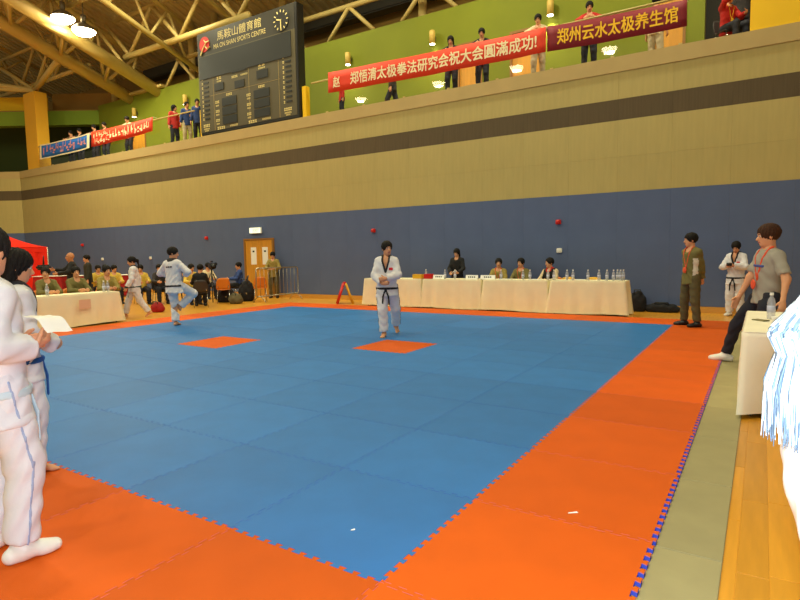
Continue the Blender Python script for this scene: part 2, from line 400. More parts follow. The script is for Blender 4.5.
# main door, exit sign, alarms --------------------------------------------
d = empty('door_1', (-14.85, YW, 0)); d['kind'] = 'structure'; W = 1.52; Hd = 2.1
MB().box((0, -.07, FZ), (.07, .02, Hd)).build('door_jamb', m_doorf, d); MB().box((W-.07, -.07, FZ), (W, .02, Hd)).build('door_jamb', m_doorf, d)
MB().box((.07, -.07, Hd-.06), (W-.07, .02, Hd)).build('door_head', m_doorf, d)
for k in (0, 1):
    a = .07 + k*(W-.14)/2
    lf = MB().rbox((a+.004, -.045, FZ+.01), (a+(W-.14)/2-.004, -.005, Hd-.065), .004, 1).build('door_leaf', m_wdoor, d)
    cxm = a + (W-.14)/4 + (.08 if k == 0 else -.02)
    MB().box((cxm-.14, -.05, 1.15), (cxm+.14, -.046, 1.78)).build('notice', m_paper, lf)
    MB().box((cxm-.05, -.052, 1.6), (cxm+.05, -.0505, 1.66)).build('notice_mark', m_black, lf)
    hx = a + ((W-.14)/2-.08 if k == 0 else .08)
    MB().tube([(hx, -.05, 1.0), (hx, -.1, 1.0), (hx+(-.1 if k == 0 else .1), -.1, 1.0)], .011, 8).build('door_handle', m_chrome, lf, True)
es = empty('exit_sign', (-14.2, YW-.02, 2.28), 0, 'small lit white exit sign on the wall over the double door', 'sign')
MB().rbox((-.3, -.07, 0), (.3, .0, .22), .008).build('housing', m_white, es)
MB().box((-.28, -.074, .02), (.28, -.0705, .2)).build('face', mat('exit_face', (240, 246, 230), .4, emit=((.85, 1, .8), .9)), es)
v, f = text_mesh('EXIT'); mesh_obj('lettering', [(a*.3+.06, -.0755, b*.11+.11) for a, b, c in v], f, mat('exit_green', (20, 130, 70), .5), es)
for px, py, lab, m in ((206, 238, 'small red alarm sounder high on blue wall left of double door', m_red), (373, 230.5, 'small red alarm sounder on blue wall between door and tables', m_red),
                       (558, 222, 'small red alarm sounder high on blue wall above long table', m_red), (82, 245, 'small red alarm sounder on blue wall beside the tent', m_red),
                       (559, 250.5, 'small cream junction box on blue wall above long table', m_white), (102, 259, 'small cream box on the blue wall behind the seated people', m_white), (150, 258, 'pair of pale wall sockets behind the walking girl', m_white)):
    p = on_y(px, py, YW-.05)
    t = empty('wall_alarm' if m is m_red else 'junction_box', p, 0, lab, 'alarm' if m is m_red else 'box')
    MB().rbox((-.07, 0, -.06), (.07, .05, .06), .012).build('back_box', m, t)
    if m is m_red: 
        o = MB().lathe([(.06, 0), (.055, .04), (.02, .055)], 14).build('sounder', m, t, True); o.rotation_euler = (PI/2, 0, 0)
    else: MB().rbox((-.05, -.02, -.04), (.05, .0, .04), .008).build('cover', m, t)

# ------------------------------------------------------------------ MATS
def tooth_edge():
    """points along a unit edge (t, off): ten dovetail teeth"""
    pts = []
    for k in range(12):
        c = k/12
        pts += [(c+.020, -.012), (c+.011, .013), (c+.055, .013), (c+.046, -.012)] if k else [(.022, 0), (.016, .013), (.055, .013), (.046, -.012)]
    pts[-1] = (11/12+.048, 0.0)
    return pts
def tile_outline():
    e = tooth_edge()
    P = [(0, 0)] + [(t, o) for t, o in e] + [(1, 0)] + [(1+o, t) for t, o in e] + [(1, 1)]
    P += [(t, 1+o) for t, o in reversed(e)] + [(0, 1)] + [(o, t) for t, o in reversed(e)]
    return P
def tile_mesh(name, top, side):
    P = tile_outline(); n = len(P); g = .9975
    P = [((x-.5)*g, (y-.5)*g) for x, y in P]
    v = [(x, y, 0) for x, y in P] + [(x, y, -.004) for x, y in P] + [(x, y, -.0245) for x, y in P]
    f = [tuple(range(n))] + [(n+i, n+(i+1) % n, (i+1) % n, i) for i in range(n)] + [(2*n+i, 2*n+(i+1) % n, n+(i+1) % n, n+i) for i in range(n)]
    me = bpy.data.meshes.new(name); me.from_pydata(v, [], f); me.materials.append(top); me.materials.append(side); me.materials.append(mt_pink if top is mt_orange else mt_under)
    me.polygons.foreach_set('material_index', np.array([0]+[2]*n+[1]*n, dtype=np.int32)); me.update(); return me
me_b = tile_mesh('tile_blue', mt_blue, mt_under); me_o = tile_mesh('tile_orange', mt_orange, mt_under)
mat_root = empty('competition_mat', (0, 0, 0), 0, 'large blue foam sparring mat with orange border and interlocking tiles', 'mat')
marks = {(-7, 4), (-4, 5)}
for i in range(-11, 1):
    for j in range(-1, 11):
        blue = -10 <= i <= -1 and 0 <= j <= 9 and (i, j) not in marks
        o = link(bpy.data.objects.new('mat_tile', me_b if blue else me_o), mat_root); o.location = (i+.5, j+.5, 0)
for k in range(-1, 11):
    o = MB().rbox((1.014, k+.003, FZ), (1.31, k+.997, -.015), .003, 1).build('floor_mat', mt_grey)
    tag(o, 'narrow olive grey foam strip laid along the outer orange border', 'mat', 'grey strips beside the orange border')
# litter on the mat
for px, py, lab, sx in ((353, 530, 'tiny white paper scrap lying on the blue tiles', .012), (573, 513, 'small white paper strip lying on the orange border', .03)):
    p = on_z(px, py); o = mesh_obj('paper_scrap', [(-sx, -.006, .001), (sx, -.004, .002), (sx*.8, .006, .006), (-sx*.9, .005, .001), (0, .001, .0005)], [(0, 1, 4), (1, 2, 4), (2, 3, 4), (3, 0, 4)], m_paper)
    o.location = p; o.rotation_euler = (0, 0, .6); tag(o, lab, 'paper')

# ------------------------------------------------------------------ SCOREBOARD
sbx0, sbx1, sbz0, sbz1 = -17.0, -11.9, 6.12, 9.9
sb = empty('scoreboard', ((sbx0+sbx1)/2, YW-.02, sbz0), 0, 'big dark electronic scoreboard standing on the gallery ledge with clock', 'scoreboard')
W2 = (sbx1-sbx0)/2; HS = sbz1-sbz0
m_sb = mat('scoreboard_case', (28, 26, 22), .5); m_sbp = mat('scoreboard_panel', (84, 76, 48), .55, .05, 3)
m_sbd = mat('scoreboard_display', (10, 13, 8), .5); m_sbt = mat('scoreboard_print', (232, 214, 140), .6); m_sbtop = mat('scoreboard_header', (42, 38, 26), .5)
m_line = mat('scoreboard_line', (176, 152, 92), .6)
MB().rbox((-W2, 0, 0), (W2, .36, HS), .02).build('case', m_sb, sb)
MB().box((-W2+.02, -.012, HS-.86), (W2-.1, -.0, HS-.03)).build('header', m_sbtop, sb)
MB().box((-W2+.02, -.012, .1), (W2-.1, 0, HS-.86)).build('panel', m_sbp, sb)
MB().box((-W2+.1, -.03, HS-1.72), (W2-.28, -.012, HS-.9)).build('message_display', m_sbd, sb)
def stext(body, x, z, wid, hei, m=m_sbt, name='lettering', y=-.016):
    v, f = text_mesh(body); return mesh_obj(name, [(x+a*wid, y, z+b*hei) for a, b, c in v], f, m, sb)
stext('馬鞍山體育館', -.25, HS-.3, 2.3, .33); stext('MA ON SHAN SPORTS CENTRE', -.25, HS-.64, 2.7, .17)
# emblem: red disc with white swoosh figure
em = MB().lathe([(.28, 0), (.28, .012)], 24).build('emblem', mat('emblem_red', (206, 30, 20), .5), sb); em.location = (-2.12, -.012, HS-.45); em.rotation_euler = (PI/2, 0, 0)
b = MB(); b.tube([(-2.35, -.03, HS-.82), (-2.15, -.03, HS-.55), (-2.0, -.03, HS-.4), (-1.85, -.03, HS-.38)], .025, 6); b.tube([(-2.1, -.03, HS-.5), (-1.95, -.03, HS-.66), (-1.8, -.03, HS-.6)], .02, 6); b.tube([(-2.12, -.03, HS-.3), (-2.0, -.03, HS-.42)], .022, 6)
b.build('emblem_figure', m_sbt, sb)
# clock
ck = MB().lathe([(.36, 0), (.36, .02)], 32).build('clock', m_sb, sb); ck.location = (1.85, -.012, HS-.47); ck.rotation_euler = (PI/2, 0, 0)
for k in range(12):
    a = k*PI/6; o = MB().box((-.018, .26, .021), (.018, .34, .026)).build('hour_mark', m_sbt, ck); o.rotation_euler = (0, 0, a)
for ang, L, wd in ((-2*PI*(9.5/12), .2, .022), (-2*PI*.5, .3, .016)):
    o = MB().box((-wd, -.03, .027), (wd, L, .031)).build('clock_hand', m_sbt, ck); o.rotation_euler = (0, 0, ang)
def disp(x, z, wd, hg): MB().box((x-wd/2, -.028, z-hg/2), (x+wd/2, -.012, z+hg/2)).build('digit_window', m_sbd, sb)
def marks_row(x, z, n, wd, hg, nm='small_print'):
    b = MB()
    for k in range(n):
        cx = x + (k-(n-1)/2)*wd*1.35
        b.box((cx-wd/2, -.016, z-hg/2), (cx+wd/2, -.0125, z-hg/6)); b.box((cx-wd/2, -.016, z+hg/8), (cx+wd/2, -.0125, z+hg/2)); b.box((cx-wd/8, -.016, z-hg/6), (cx+wd/8, -.0125, z+hg/8))
    b.build(nm, m_sbt, sb)
zt = HS-1.72
disp(-.3, 2.16-.02, .74, .26); disp(-.3, 1.58, .5, .26); disp(-1.4, 1.66, .5, .26); disp(.87, 1.72, .56, .28)
marks_row(-1.4, 1.98, 2, .1, .1); marks_row(-1.4, 1.86, 4, .045, .05); marks_row(.84, 2.06, 2, .13, .13); marks_row(.84, 1.93, 5, .05, .05)
marks_row(-.55, 1.88, 4, .06, .08); marks_row(-.05, 1.88, 6, .045, .05)
for cx in (-.88, .8):
    for k in range(3):
        disp(cx, 1.07-k*.335, .78, .285); marks_row(cx-.66, 1.12-k*.335, 3, .055, .09); marks_row(cx-.66, .99-k*.335, 3, .045, .05)
    marks_row(cx, 1.31, 4, .06, .08); marks_row(cx-.5, .16, 4, .08, .1); marks_row(cx+.2, .17, 7, .045, .06)
for cx in (-2.22, 2.0):
    for k in range(10):
        z = zt+.02-k*.166
        MB().box((cx-.02, -.022, z-.032), (cx+.24, -.012, z+.032)).build('digit_window', m_sbd, sb); marks_row(cx-.12, z, 1, .055, .085)
    marks_row(cx+.03, .34, 4, .07, .1); marks_row(cx+.03, .22, 6, .04, .05); marks_row(cx+.03, .15, 4, .04, .04)
for x_ in (-1.72, .18, 1.65): MB().box((x_-.008, -.0155, .12), (x_+.008, -.012, zt-.02)).build('panel_joint', m_line, sb)
MB().box((-W2+.55, -.0155, 1.40), (W2-.85, -.012, 1.41)).build('panel_joint', m_line, sb)
MB().box((W2+.04, .1, 0), (W2+.2, .3, 1.02)).build('support_post', m_yellow, sb); MB().box((-W2-.16, .1, 0), (-W2-.02, .3, 1.02)).build('support_post', m_yellow, sb)

# ------------------------------------------------------------------ BANNERS
def banner(p0, p1, p2, p3, m, label, texts, border=None):
    """corner points (top-left, top-right, bottom-right, bottom-left) in the plane of the railing"""
    P = [Vector(p) for p in (p0, p1, p2, p3)]; base = P[3]
    root = empty('banner', base, 0, label, 'banner')
    L = (P[1]-P[0]).length
    def pt(u, v, off=0):
        top = P[0].lerp(P[1], u); bot = P[3].lerp(P[2], u); q = bot.lerp(top, v) - base
        return (q.x, .018*math.sin(u*L*2.3)+.012*math.sin(u*L*5.1+1)*(1-v) - off, q.z - .03*math.sin(PI*u))
    nu = int(L*5); V = []; Fc = []
    for i in range(nu+1):
        for v in (0, .33, .66, 1): V.append(pt(i/nu, v))
    for i in range(nu):
        for k in range(3): Fc.append((i*4+k, (i+1)*4+k, (i+1)*4+k+1, i*4+k+1))
    c = mesh_obj('cloth', V, Fc, m, root, True); md = c.modifiers.new('s', 'SOLIDIFY'); md.thickness = .004
    for (body, u0, u1, v0, v1, tm) in texts:
        tv, tf = text_mesh(body); lb = MB()          # doubled strokes give the heavy face of the print
        for k_, (du, dv__) in enumerate(((0, 0), (.011, 0), (0, .014), (.011, .014), (.0055, .007))):
            lb.add([pt(u0+(a+.5)*(u1-u0)+du/L, v0+(b_+.5)*(v1-v0)+dv__/.64, .009+.0004*k_) for a, b_, _ in tv], tf)
        lb.build('lettering', tm, root)
    for (u0, u1, v0, v1, tm) in (border or []):
        n_ = 30; V = []; Fc = []
        for i in range(n_+1): V += [pt(u0+(u1-u0)*i/n_, v0, .0075), pt(u0+(u1-u0)*i/n_, v1, .0075)]
        for i in range(n_): Fc.append((2*i, 2*i+2, 2*i+3, 2*i+1))
        mesh_obj('stripe', V, Fc, tm, root)
    for u in (0, 1): MB().tube([pt(u, 1), (pt(u, 1)[0], .16, pt(u, 1)[2]+.0)], .006, 5).build('tie_cord', m_white, root)
    return root
m_banr = mat('banner_red', (226, 56, 18), .7, .05, 2); m_banm = mat('banner_maroon', (126, 4, 26), .7, .05, 2); m_banb = mat('banner_blue', (34, 110, 200), .7)
m_bt = mat('banner_cream_print', (250, 236, 190), .7); m_byl = mat('banner_gold_print', (250, 196, 30), .7); m_bpk = mat('banner_pink_print', (226, 150, 150), .7)
YB = YW-.06
q = lambda a, b: on_y(a, b, YB)
banner(q(328, 72.5), q(546, 27), q(546, 52), q(328, 93), m_banr, 'long bright red banner with cream Chinese characters on the gallery rail',
       [('赵', .028, .066, .2, .72, m_bt), ('郑悟清太极拳法研究会祝大会圓滿成功!', .125, .965, .22, .8, m_bt)])
banner(q(547, 26.5), q(687, -1), q(687, 26), q(547, 51.5), m_banm, 'dark crimson banner with gold Chinese characters on the gallery rail', [('郑州云水太极养生馆', .08, .94, .22, .82, m_byl)])
# small far banners: print too blurred to read, so rows of stroke-like marks
bn = banner(q(91, 132), q(153, 117), q(153, 131), q(91, 147), m_banr, 'small red banner with two rows of white print at the gallery end', [])
bb = banner(q(40, 145), q(90, 133), q(90, 148), q(40, 159.5), m_banb, 'blue banner with white border and pink print at the gallery end', [],
            [(0, 1, 0, .08, m_bt), (0, 1, .92, 1, m_bt), (0, .03, 0, 1, m_bt), (.95, 1, 0, 1, m_bt)])
def blurred_print(root, p0, p1, p2, p3, rows, m):
    P = [Vector(p) for p in (p0, p1, p2, p3)]; L = (P[1]-P[0]).length; b = MB(); rr = random.Random(3)
    for (v0, v1, u0, u1, n_) in rows:
        for k in range(n_):
            for s_ in range(4):
                u = u0+(u1-u0)*(k+.15+.2*s_*rr.random()*1.3)/n_; hz = rr.random() < .5
                va = v0+(v1-v0)*rr.random()*.6; du = (.55 if hz else .14)*(u1-u0)/n_; dvv = (.14 if hz else .6)*(v1-v0)
                pts = []
                for (uu, vv) in ((u, va), (u+du, va), (u+du, va+dvv), (u, va+dvv)):
                    top = P[0].lerp(P[1], uu); bot = P[3].lerp(P[2], uu); q_ = bot.lerp(top, vv)-P[3]
                    pts.append((q_.x, -.012+.018*math.sin(uu*L*2.3)+.012*math.sin(uu*L*5.1+1)*(1-vv)-.006, q_.z-.03*math.sin(PI*uu)))
                b.add(pts, [(0, 1, 2, 3)])
    b.build('blurred_print', m, root)['kind'] = 'stuff'
blurred_print(bn, q(91, 132), q(153, 117), q(153, 131), q(91, 147), [(.5, .85, .04, .3, 6), (.12, .45, .06, .3, 5), (.2, .8, .32, .95, 13)], m_bt)
blurred_print(bb, q(40, 145), q(90, 133), q(90, 148), q(40, 159.5), [(.2, .85, .06, .40, 5), (.2, .85, .42, .73, 5), (.2, .85, .76, .93, 3)], m_bpk)

# ------------------------------------------------------------------ TABLES
def tablecloth(x0, y0, x1, y1, z, m, label, group=None, drop=None, loc=(0, 0, 0), rz=0, flare=.03, seed=0, cat='tablecloth'):
    """cloth over a table: top sheet and folded skirt, as one draped mesh"""
    rr = random.Random(seed); drop = drop or z-FZ-.025; r = .03
    per = []; nx = max(8, int((x1-x0)/.045)); ny = max(6, int((y1-y0)/.045))
    per += [((x0+(x1-x0)*i/nx, y0), (0, -1)) for i in range(nx)] + [((x1, y0+(y1-y0)*i/ny), (1, 0)) for i in range(ny)]
    per += [((x1-(x1-x0)*i/nx, y1), (0, 1)) for i in range(nx)] + [((x0, y1-(y1-y0)*i/ny), (-1, 0)) for i in range(ny)]
    n = len(per); cx, cy = (x0+x1)/2, (y0+y1)/2; V = []; Fc = []
    ph = [rr.random()*6 for _ in range(4)]
    levels = [0, .012, .06, .2, .4, .6, .8, 1.0]
    for li, l in enumerate(levels):
        for i, ((x, y), (a, b)) in enumerate(per):
            s = i*.045
            fold = (math.sin(s*14+ph[0])*.5+math.sin(s*23+ph[1])*.35+math.sin(s*7+ph[2])*.5)*.026*min(1, l*1.6)
            o = fold + flare*l + (.012 if l > 0 else 0)
            # round the corners outward a little
            corner = min(abs(x-x0)+abs(y-y0), abs(x-x1)+abs(y-y0), abs(x-x1)+abs(y-y1), abs(x-x0)+abs(y-y1))
            if corner < .12: 
                k = (1-corner/.12)*l; d = Vector((x-cx, y-cy)).normalized(); px_, py_ = d.x*.10*k, d.y*.10*k
            else: px_ = py_ = 0
            V.append((x+a*o+px_, y+b*o+py_, z+.004-l*drop - (.006 if l == levels[1] else 0) + .012*math.sin(s*3+ph[3])*l))
    for li in range(len(levels)-1):
        for i in range(n):
            j = (i+1) % n; Fc.append((li*n+i, (li+1)*n+i, (li+1)*n+j, li*n+j))
    Fc = [tuple(reversed(q_)) for q_ in Fc]
    Fc.append(tuple(range(n)))
    o = mesh_obj('tablecloth', V, Fc, m, None, True); o.data.polygons[len(Fc)-1].use_smooth = False; o.location = loc; o.rotation_euler = (0, 0, rz)
    return tag(o, label, cat, group)
def table(x0, y0, x1, y1, z, label, group=None, loc=(0, 0, 0), rz=0):
    cx, cy = (x0+x1)/2, (y0+y1)/2; L = Vector(loc) + Matrix.Rotation(rz, 3, 'Z') @ Vector((cx, cy, FZ))
    t = empty('folding_table', L, rz, label, 'table', group); hx, hy = (x1-x0)/2-.015, (y1-y0)/2-.015
    MB().rbox((-hx, -hy, z-FZ-.03), (hx, hy, z-FZ-.001), .006, 1).build('table_top', m_wdoor, t)
    for a in (-1, 1):
        for b in (-1, 1): MB().tube([(a*(hx-.06), b*(hy-.05), 0), (a*(hx-.06), b*(hy-.05), z-FZ-.03)], .014, 8).build('leg', m_metal, t, True)
TZ = .765; xs = [-8.3, -6.34, -4.57, -2.84, -1.08]; TY0, TY1 = 11.2, 11.75
names = ['nearest the red folding sign', 'in front of the standing woman in black', 'in front of two seated men in olive', 'with the row of water bottles']
for i in range(4):
    a, b = xs[i]+.05, xs[i+1]-.05
    table(a, TY0, b, TY1, TZ, 'folding table under cream cloth, ' + names[i], 'judging tables by the back wall')
    tablecloth(a, TY0, b, TY1, TZ, m_cloth, 'cream tablecloth to the floor, ' + names[i], 'cream cloths on the judging tables', seed=i, flare=.005)
# judges' table left
JX0, JX1, JY0, JY1, JZ = -11.95, -11.33, 2.9, 5.62, .70
table(JX0, JY0, JX1, JY1, JZ, 'low folding table under cream cloth where three judges sit'); tablecloth(JX0, JY0, JX1, JY1, JZ, m_cloth, 'cream tablecloth with a paper note pinned to its front', seed=9)
o = mesh_obj('paper_note', [(0, -.13, -.1), (0, .13, -.1), (0, .13, .1), (0, -.13, .1)], [(0, 1, 2, 3)], mat('note_pink', (236, 196, 160), .8)); o.location = on_x(85, 304, JX1+.075); tag(o, 'pale paper note on the front of the judges cloth', 'paper')
# side table at right
SX0, SX1, SY0, SY1, SZ = 1.30, 1.88, 3.82, 5.75, .735
table(SX0, SY0, SX1, SY1, SZ, 'narrow folding table under pale cloth beside the grey strips'); tablecloth(SX0, SY0, SX1, SY1, SZ, m_clothw, 'pale cloth hanging from the side table the man leans on', seed=4, flare=.0)
# red-clothed tables far left
RA = YAW
for i, (px, nm) in enumerate(((50, 'beside the tent'), (90, 'behind the bald man'), (122, 'behind the walking girl'))):
    c = CAM + (ray(px, 257)/F_PX)*22.3; L = (c.x, c.y, 0)
    table(-.52, -.3, .52, .3, .8, 'folding table under a red cloth, ' + nm, 'red tables', L, RA); tablecloth(-.52, -.3, .52, .3, .8, m_redcloth, 'dark red tablecloth on the table ' + nm, 'red cloths', None, L, RA, seed=20+i)
    o = MB().rbox((-.56, -.34, 0), (.56, .34, .02), .006, 1).build('table_board', m_white); o.location = (c.x, c.y, .806); o.rotation_euler = (0, 0, RA); tag(o, 'white board lying on the red-clothed table ' + nm, 'board')

# water bottles ----------------------------------------------------------
def bottle(loc, label, group, s=1.0):
    t = empty('water_bottle', loc, 0, label, 'bottle', group)
    MB().lathe([(.03*s, 0), (.033*s, .01*s), (.033*s, .15*s), (.028*s, .175*s), (.013*s, .2*s), (.013*s, .215*s)], 12).build('bottle_body', m_water, t, True)
    MB().lathe([(.0155*s, .213*s), (.0155*s, .236*s)], 10).build('cap', m_white, t)
    MB().lathe([(.0338*s, .06*s), (.0338*s, .12*s)], 12).build('bottle_label', m_caplab, t, True)
    return t
for px, lab in ((426, 'water bottle behind the red box on the judging table'), (445, 'water bottle left of the name card by woman in black'), (455, 'water bottle in front of the woman in black'), (501, 'water bottle in front of the olive seated man with raised chin'), (523, 'water bottle in front of the olive seated man'),
                (530, 'water bottle right of the olive seated man'), (548, 'water bottle before the seated man in white vest'), (554, 'second water bottle before the seated man in white vest'), (567, 'water bottle before the empty orange chair'), (573, 'second water bottle before the empty orange chair'),
                (588, 'water bottle before the last empty orange chair'), (599, 'lone water bottle right of last orange chair'), (607, 'water bottle next to the bottle cluster'), (613.5, 'water bottle of the cluster at the table end'), (617.5, 'water bottle of the cluster at the table end'), (620.5, 'water bottle of the cluster at the table end'), (623.5, 'water bottle of the cluster at the table end')):
    p = on_y(px, 275, 11.36 + (.12 if px in (617.5, 623.5) else .16 if px == 426 else 0)); bottle((p.x, p.y, TZ+.006), lab, 'water bottles on the judging tables', 1.05)
for px in (47, 104, 108):
    p = on_x(px, 290, JX1-.2); bottle((p.x, p.y, JZ+.006), 'water bottle on the cream judges table' + (' near the tent side' if px == 47 else ' before the end judge'), 'water bottles on the judges table', 1.1)
# name cards and papers
def card(px, Y, label, wpx=.34, m=m_paper, h=.11):
    p = on_y(px, 276, Y); t = empty('name_card', (p.x, p.y, TZ+.005), 0, label, 'card', 'name cards on the judging tables')
    mesh_obj('front_leaf', [(-wpx/2, -.04, 0), (wpx/2, -.04, 0), (wpx/2, 0, h), (-wpx/2, 0, h)], [(0, 1, 2, 3)], m, t); mesh_obj('rear_leaf', [(-wpx/2, .04, 0), (wpx/2, .04, 0), (wpx/2, 0, h), (-wpx/2, 0, h)], [(3, 2, 1, 0)], m, t)
    b = MB()
    for k in range(4): b.box((-.1+k*.055, -.026, .045), (-.065+k*.055, -.0235, .075))
    o = b.build('print', m_black, t); o.rotation_euler = (-.0, 0, 0); o.location = (0, .0, 0)
card(439, 11.3, 'white folded name card beside the red box', .34); card(472, 11.3, 'white folded name card right of the woman in black', .34); card(488, 11.32, 'wide white folded card before the olive seated men', .4)
p = on_y(418.5, 278, 11.35); o = MB().rbox((-.15, -.08, 0), (.15, .08, .12), .01).build('storage_box', m_yelplastic); o.location = (p.x, p.y, TZ+.006); tag(o, 'low yellow box on the judging table near the athlete', 'box')
p = on_y(429, 278, 11.33); o = MB().rbox((-.12, -.08, 0), (.12, .08, .13), .01).build('gift_box', m_red); o.location = (p.x, p.y-.0, TZ+.006); tag(o, 'red box on the judging table near the athlete', 'box')
for px, Y, lab in ((535, 11.4, 'white sheet of paper before the seated olive man'), (578, 11.5, 'white papers before the empty orange chair'), (505, 11.4, 'loose papers before the first olive seated man')):
    p = on_y(px, 279, Y); o = MB().box((-.15, -.1, 0), (.15, .1, .012)).build('paper_stack', m_paper); o.location = (p.x, p.y, TZ+.006); o.rotation_euler = (0, 0, .2); tag(o, lab, 'paper')
# things on the side table
bottle((1.52, 4.95, SZ+.006), 'clear water bottle by the leaning man hand on the side table', 'side table drinks', 1.15)
g = empty('plastic_cup', (1.66, 4.45, SZ+.006), 0, 'clear plastic cup on the side table', 'cup')
MB().lathe([(.028, 0), (.038, .1), (.0365, .1), (.027, .004)], 16).build('cup_wall', m_water, g, True); MB().lathe([(.0395, .098), (.0395, .104), (.037, .104)], 16).build('rim', m_white, g)
o = MB().rbox((-.04, -.075, 0), (.04, .075, .01), .004, 1).build('phone', mat('phone_olive', (120, 112, 60), .4)); o.location = (1.43, 4.75, SZ+.006); o.rotation_euler = (0, 0, .8); tag(o, 'small olive phone lying on the side table', 'phone')
g = empty('paper_cup', (1.555, 4.05, SZ+.006), 0, 'paper cup with a dark ring emblem on the side table', 'cup')
MB().lathe([(.032, 0), (.044, .115), (.046, .118), (.043, .12)], 18).build('cup_wall', m_paper, g, True)
b = MB(); b.tube([(.024*math.cos(a), -.042, .06+.024*math.sin(a)) for a in np.linspace(0, 2*PI, 15)], .004, 5, False); b.box((-.01, -.045, .05), (.01, -.038, .07)); b.build('ring_emblem', m_black, g)

# ------------------------------------------------------------------ CHAIRS
def make_chair(m):
    t = empty('plastic_chair', (0, 0, 0)); me = {}
    # faces local -y; seat height .45
    V = []; Fc = []
    nx, ny = 8, 6
    for j in range(ny+1):
        for i in range(nx+1):
            u = i/nx*2-1; v = j/ny
            V.append((u*.21*(1-.1*v), -.2+.4*v, .44+.02*u*u-.015*math.sin(PI*v)-(.03 if j == 0 else 0)))
    for j in range(ny):
        for i in range(nx): a = j*(nx+1)+i; Fc.append((a, a+1, a+nx+2, a+nx+1))
    s = mesh_obj('seat', V, Fc, m, t, True); s.modifiers.new('s', 'SOLIDIFY').thickness = .012
    V = []; Fc = []
    for j in range(ny+1):
        for i in range(nx+1):
            u = i/nx*2-1; v = j/ny; wd = .21*(1-.25*max(0, v-.6)/.4*abs(u))
            V.append((u*wd, .2+.09*v-.04*u*u*.8, .46+.36*v-.03*(u*u)*(v > .8)))
    for j in range(ny):
        for i in range(nx): a = j*(nx+1)+i; Fc.append((a, a+1, a+nx+2, a+nx+1))
    s = mesh_obj('backrest', V, Fc, m, t, True); s.modifiers.new('s', 'SOLIDIFY').thickness = .012
    for a in (-1, 1):
        MB().tube([(a*.17, -.16, .43), (a*.2, -.22, 0)], .011, 6).build('leg', m_chrome, t, True); MB().tube([(a*.17, .16, .43), (a*.2, .25, 0)], .011, 6).build('leg', m_chrome, t, True)
        MB().tube([(a*.16, .16, .43), (a*.16, .24, .56)], .01, 6).build('back_stay', m_chrome, t, True)
    return t
chair_p = {'o': make_chair(m_orangeplastic), 'y': make_chair(m_yelplastic), 'k': make_chair(mat('dark_plastic', (52, 46, 44), .5))}; chair_used = {}
def face(fx, fy): return math.atan2(fx, -fy)
def chair(kind, loc, rz, label, group='plastic chairs'):
    t = chair_p[kind] if kind not in chair_used else copy_tree(chair_p[kind]); chair_used[kind] = 1
    t.location = (loc[0], loc[1], FZ); t.rotation_euler = (0, 0, rz); return tag(t, label, 'chair', group)

# ------------------------------------------------------------------ PEOPLE (implicit surfaces -> surface nets)
A_ = lambda *v: np.array(v, dtype=np.float32)
def cone(a, b, ra, rb, flat=None):
    """round cone; flat = (axis, factor): squash the cross-section along axis"""
    a = np.asarray(a, np.float32); b = np.asarray(b, np.float32); ba = b-a; L2 = max(float(ba@ba), 1e-9)
    def f(P):
        q = P-a; h = np.clip(q@ba/L2, 0, 1); q = q-h[:, None]*ba; r = ra+(rb-ra)*h
        if flat is not None:
            n = np.asarray(flat[0], np.float32); qn = q@n; d2 = (q*q).sum(1)-qn*qn+(qn/flat[1])**2
            return (np.sqrt(np.maximum(d2, 1e-12))-r)*(.5+.5*min(flat[1], 1))
        return np.sqrt((q*q).sum(1))-r
    return f
def ell(c, r, R=None):
    c = np.asarray(c, np.float32); r = np.asarray(r, np.float32); m = float(r.min())
    def f(P):
        q = P-c
        if R is not None: q = q@R
        k = np.sqrt(((q/r)**2).sum(1)); return (k-1)*m*(.6+.4*k.clip(0, 1))
    return f
def smin(a, b, k):
    h = np.maximum(k-np.abs(a-b), 0)/k; return np.minimum(a, b)-h*h*k*.25
def union(fs, k=.03):
    def f(P):
        d = fs[0](P)
        for g in fs[1:]: d = smin(d, g(P), k)
        return d
    return f
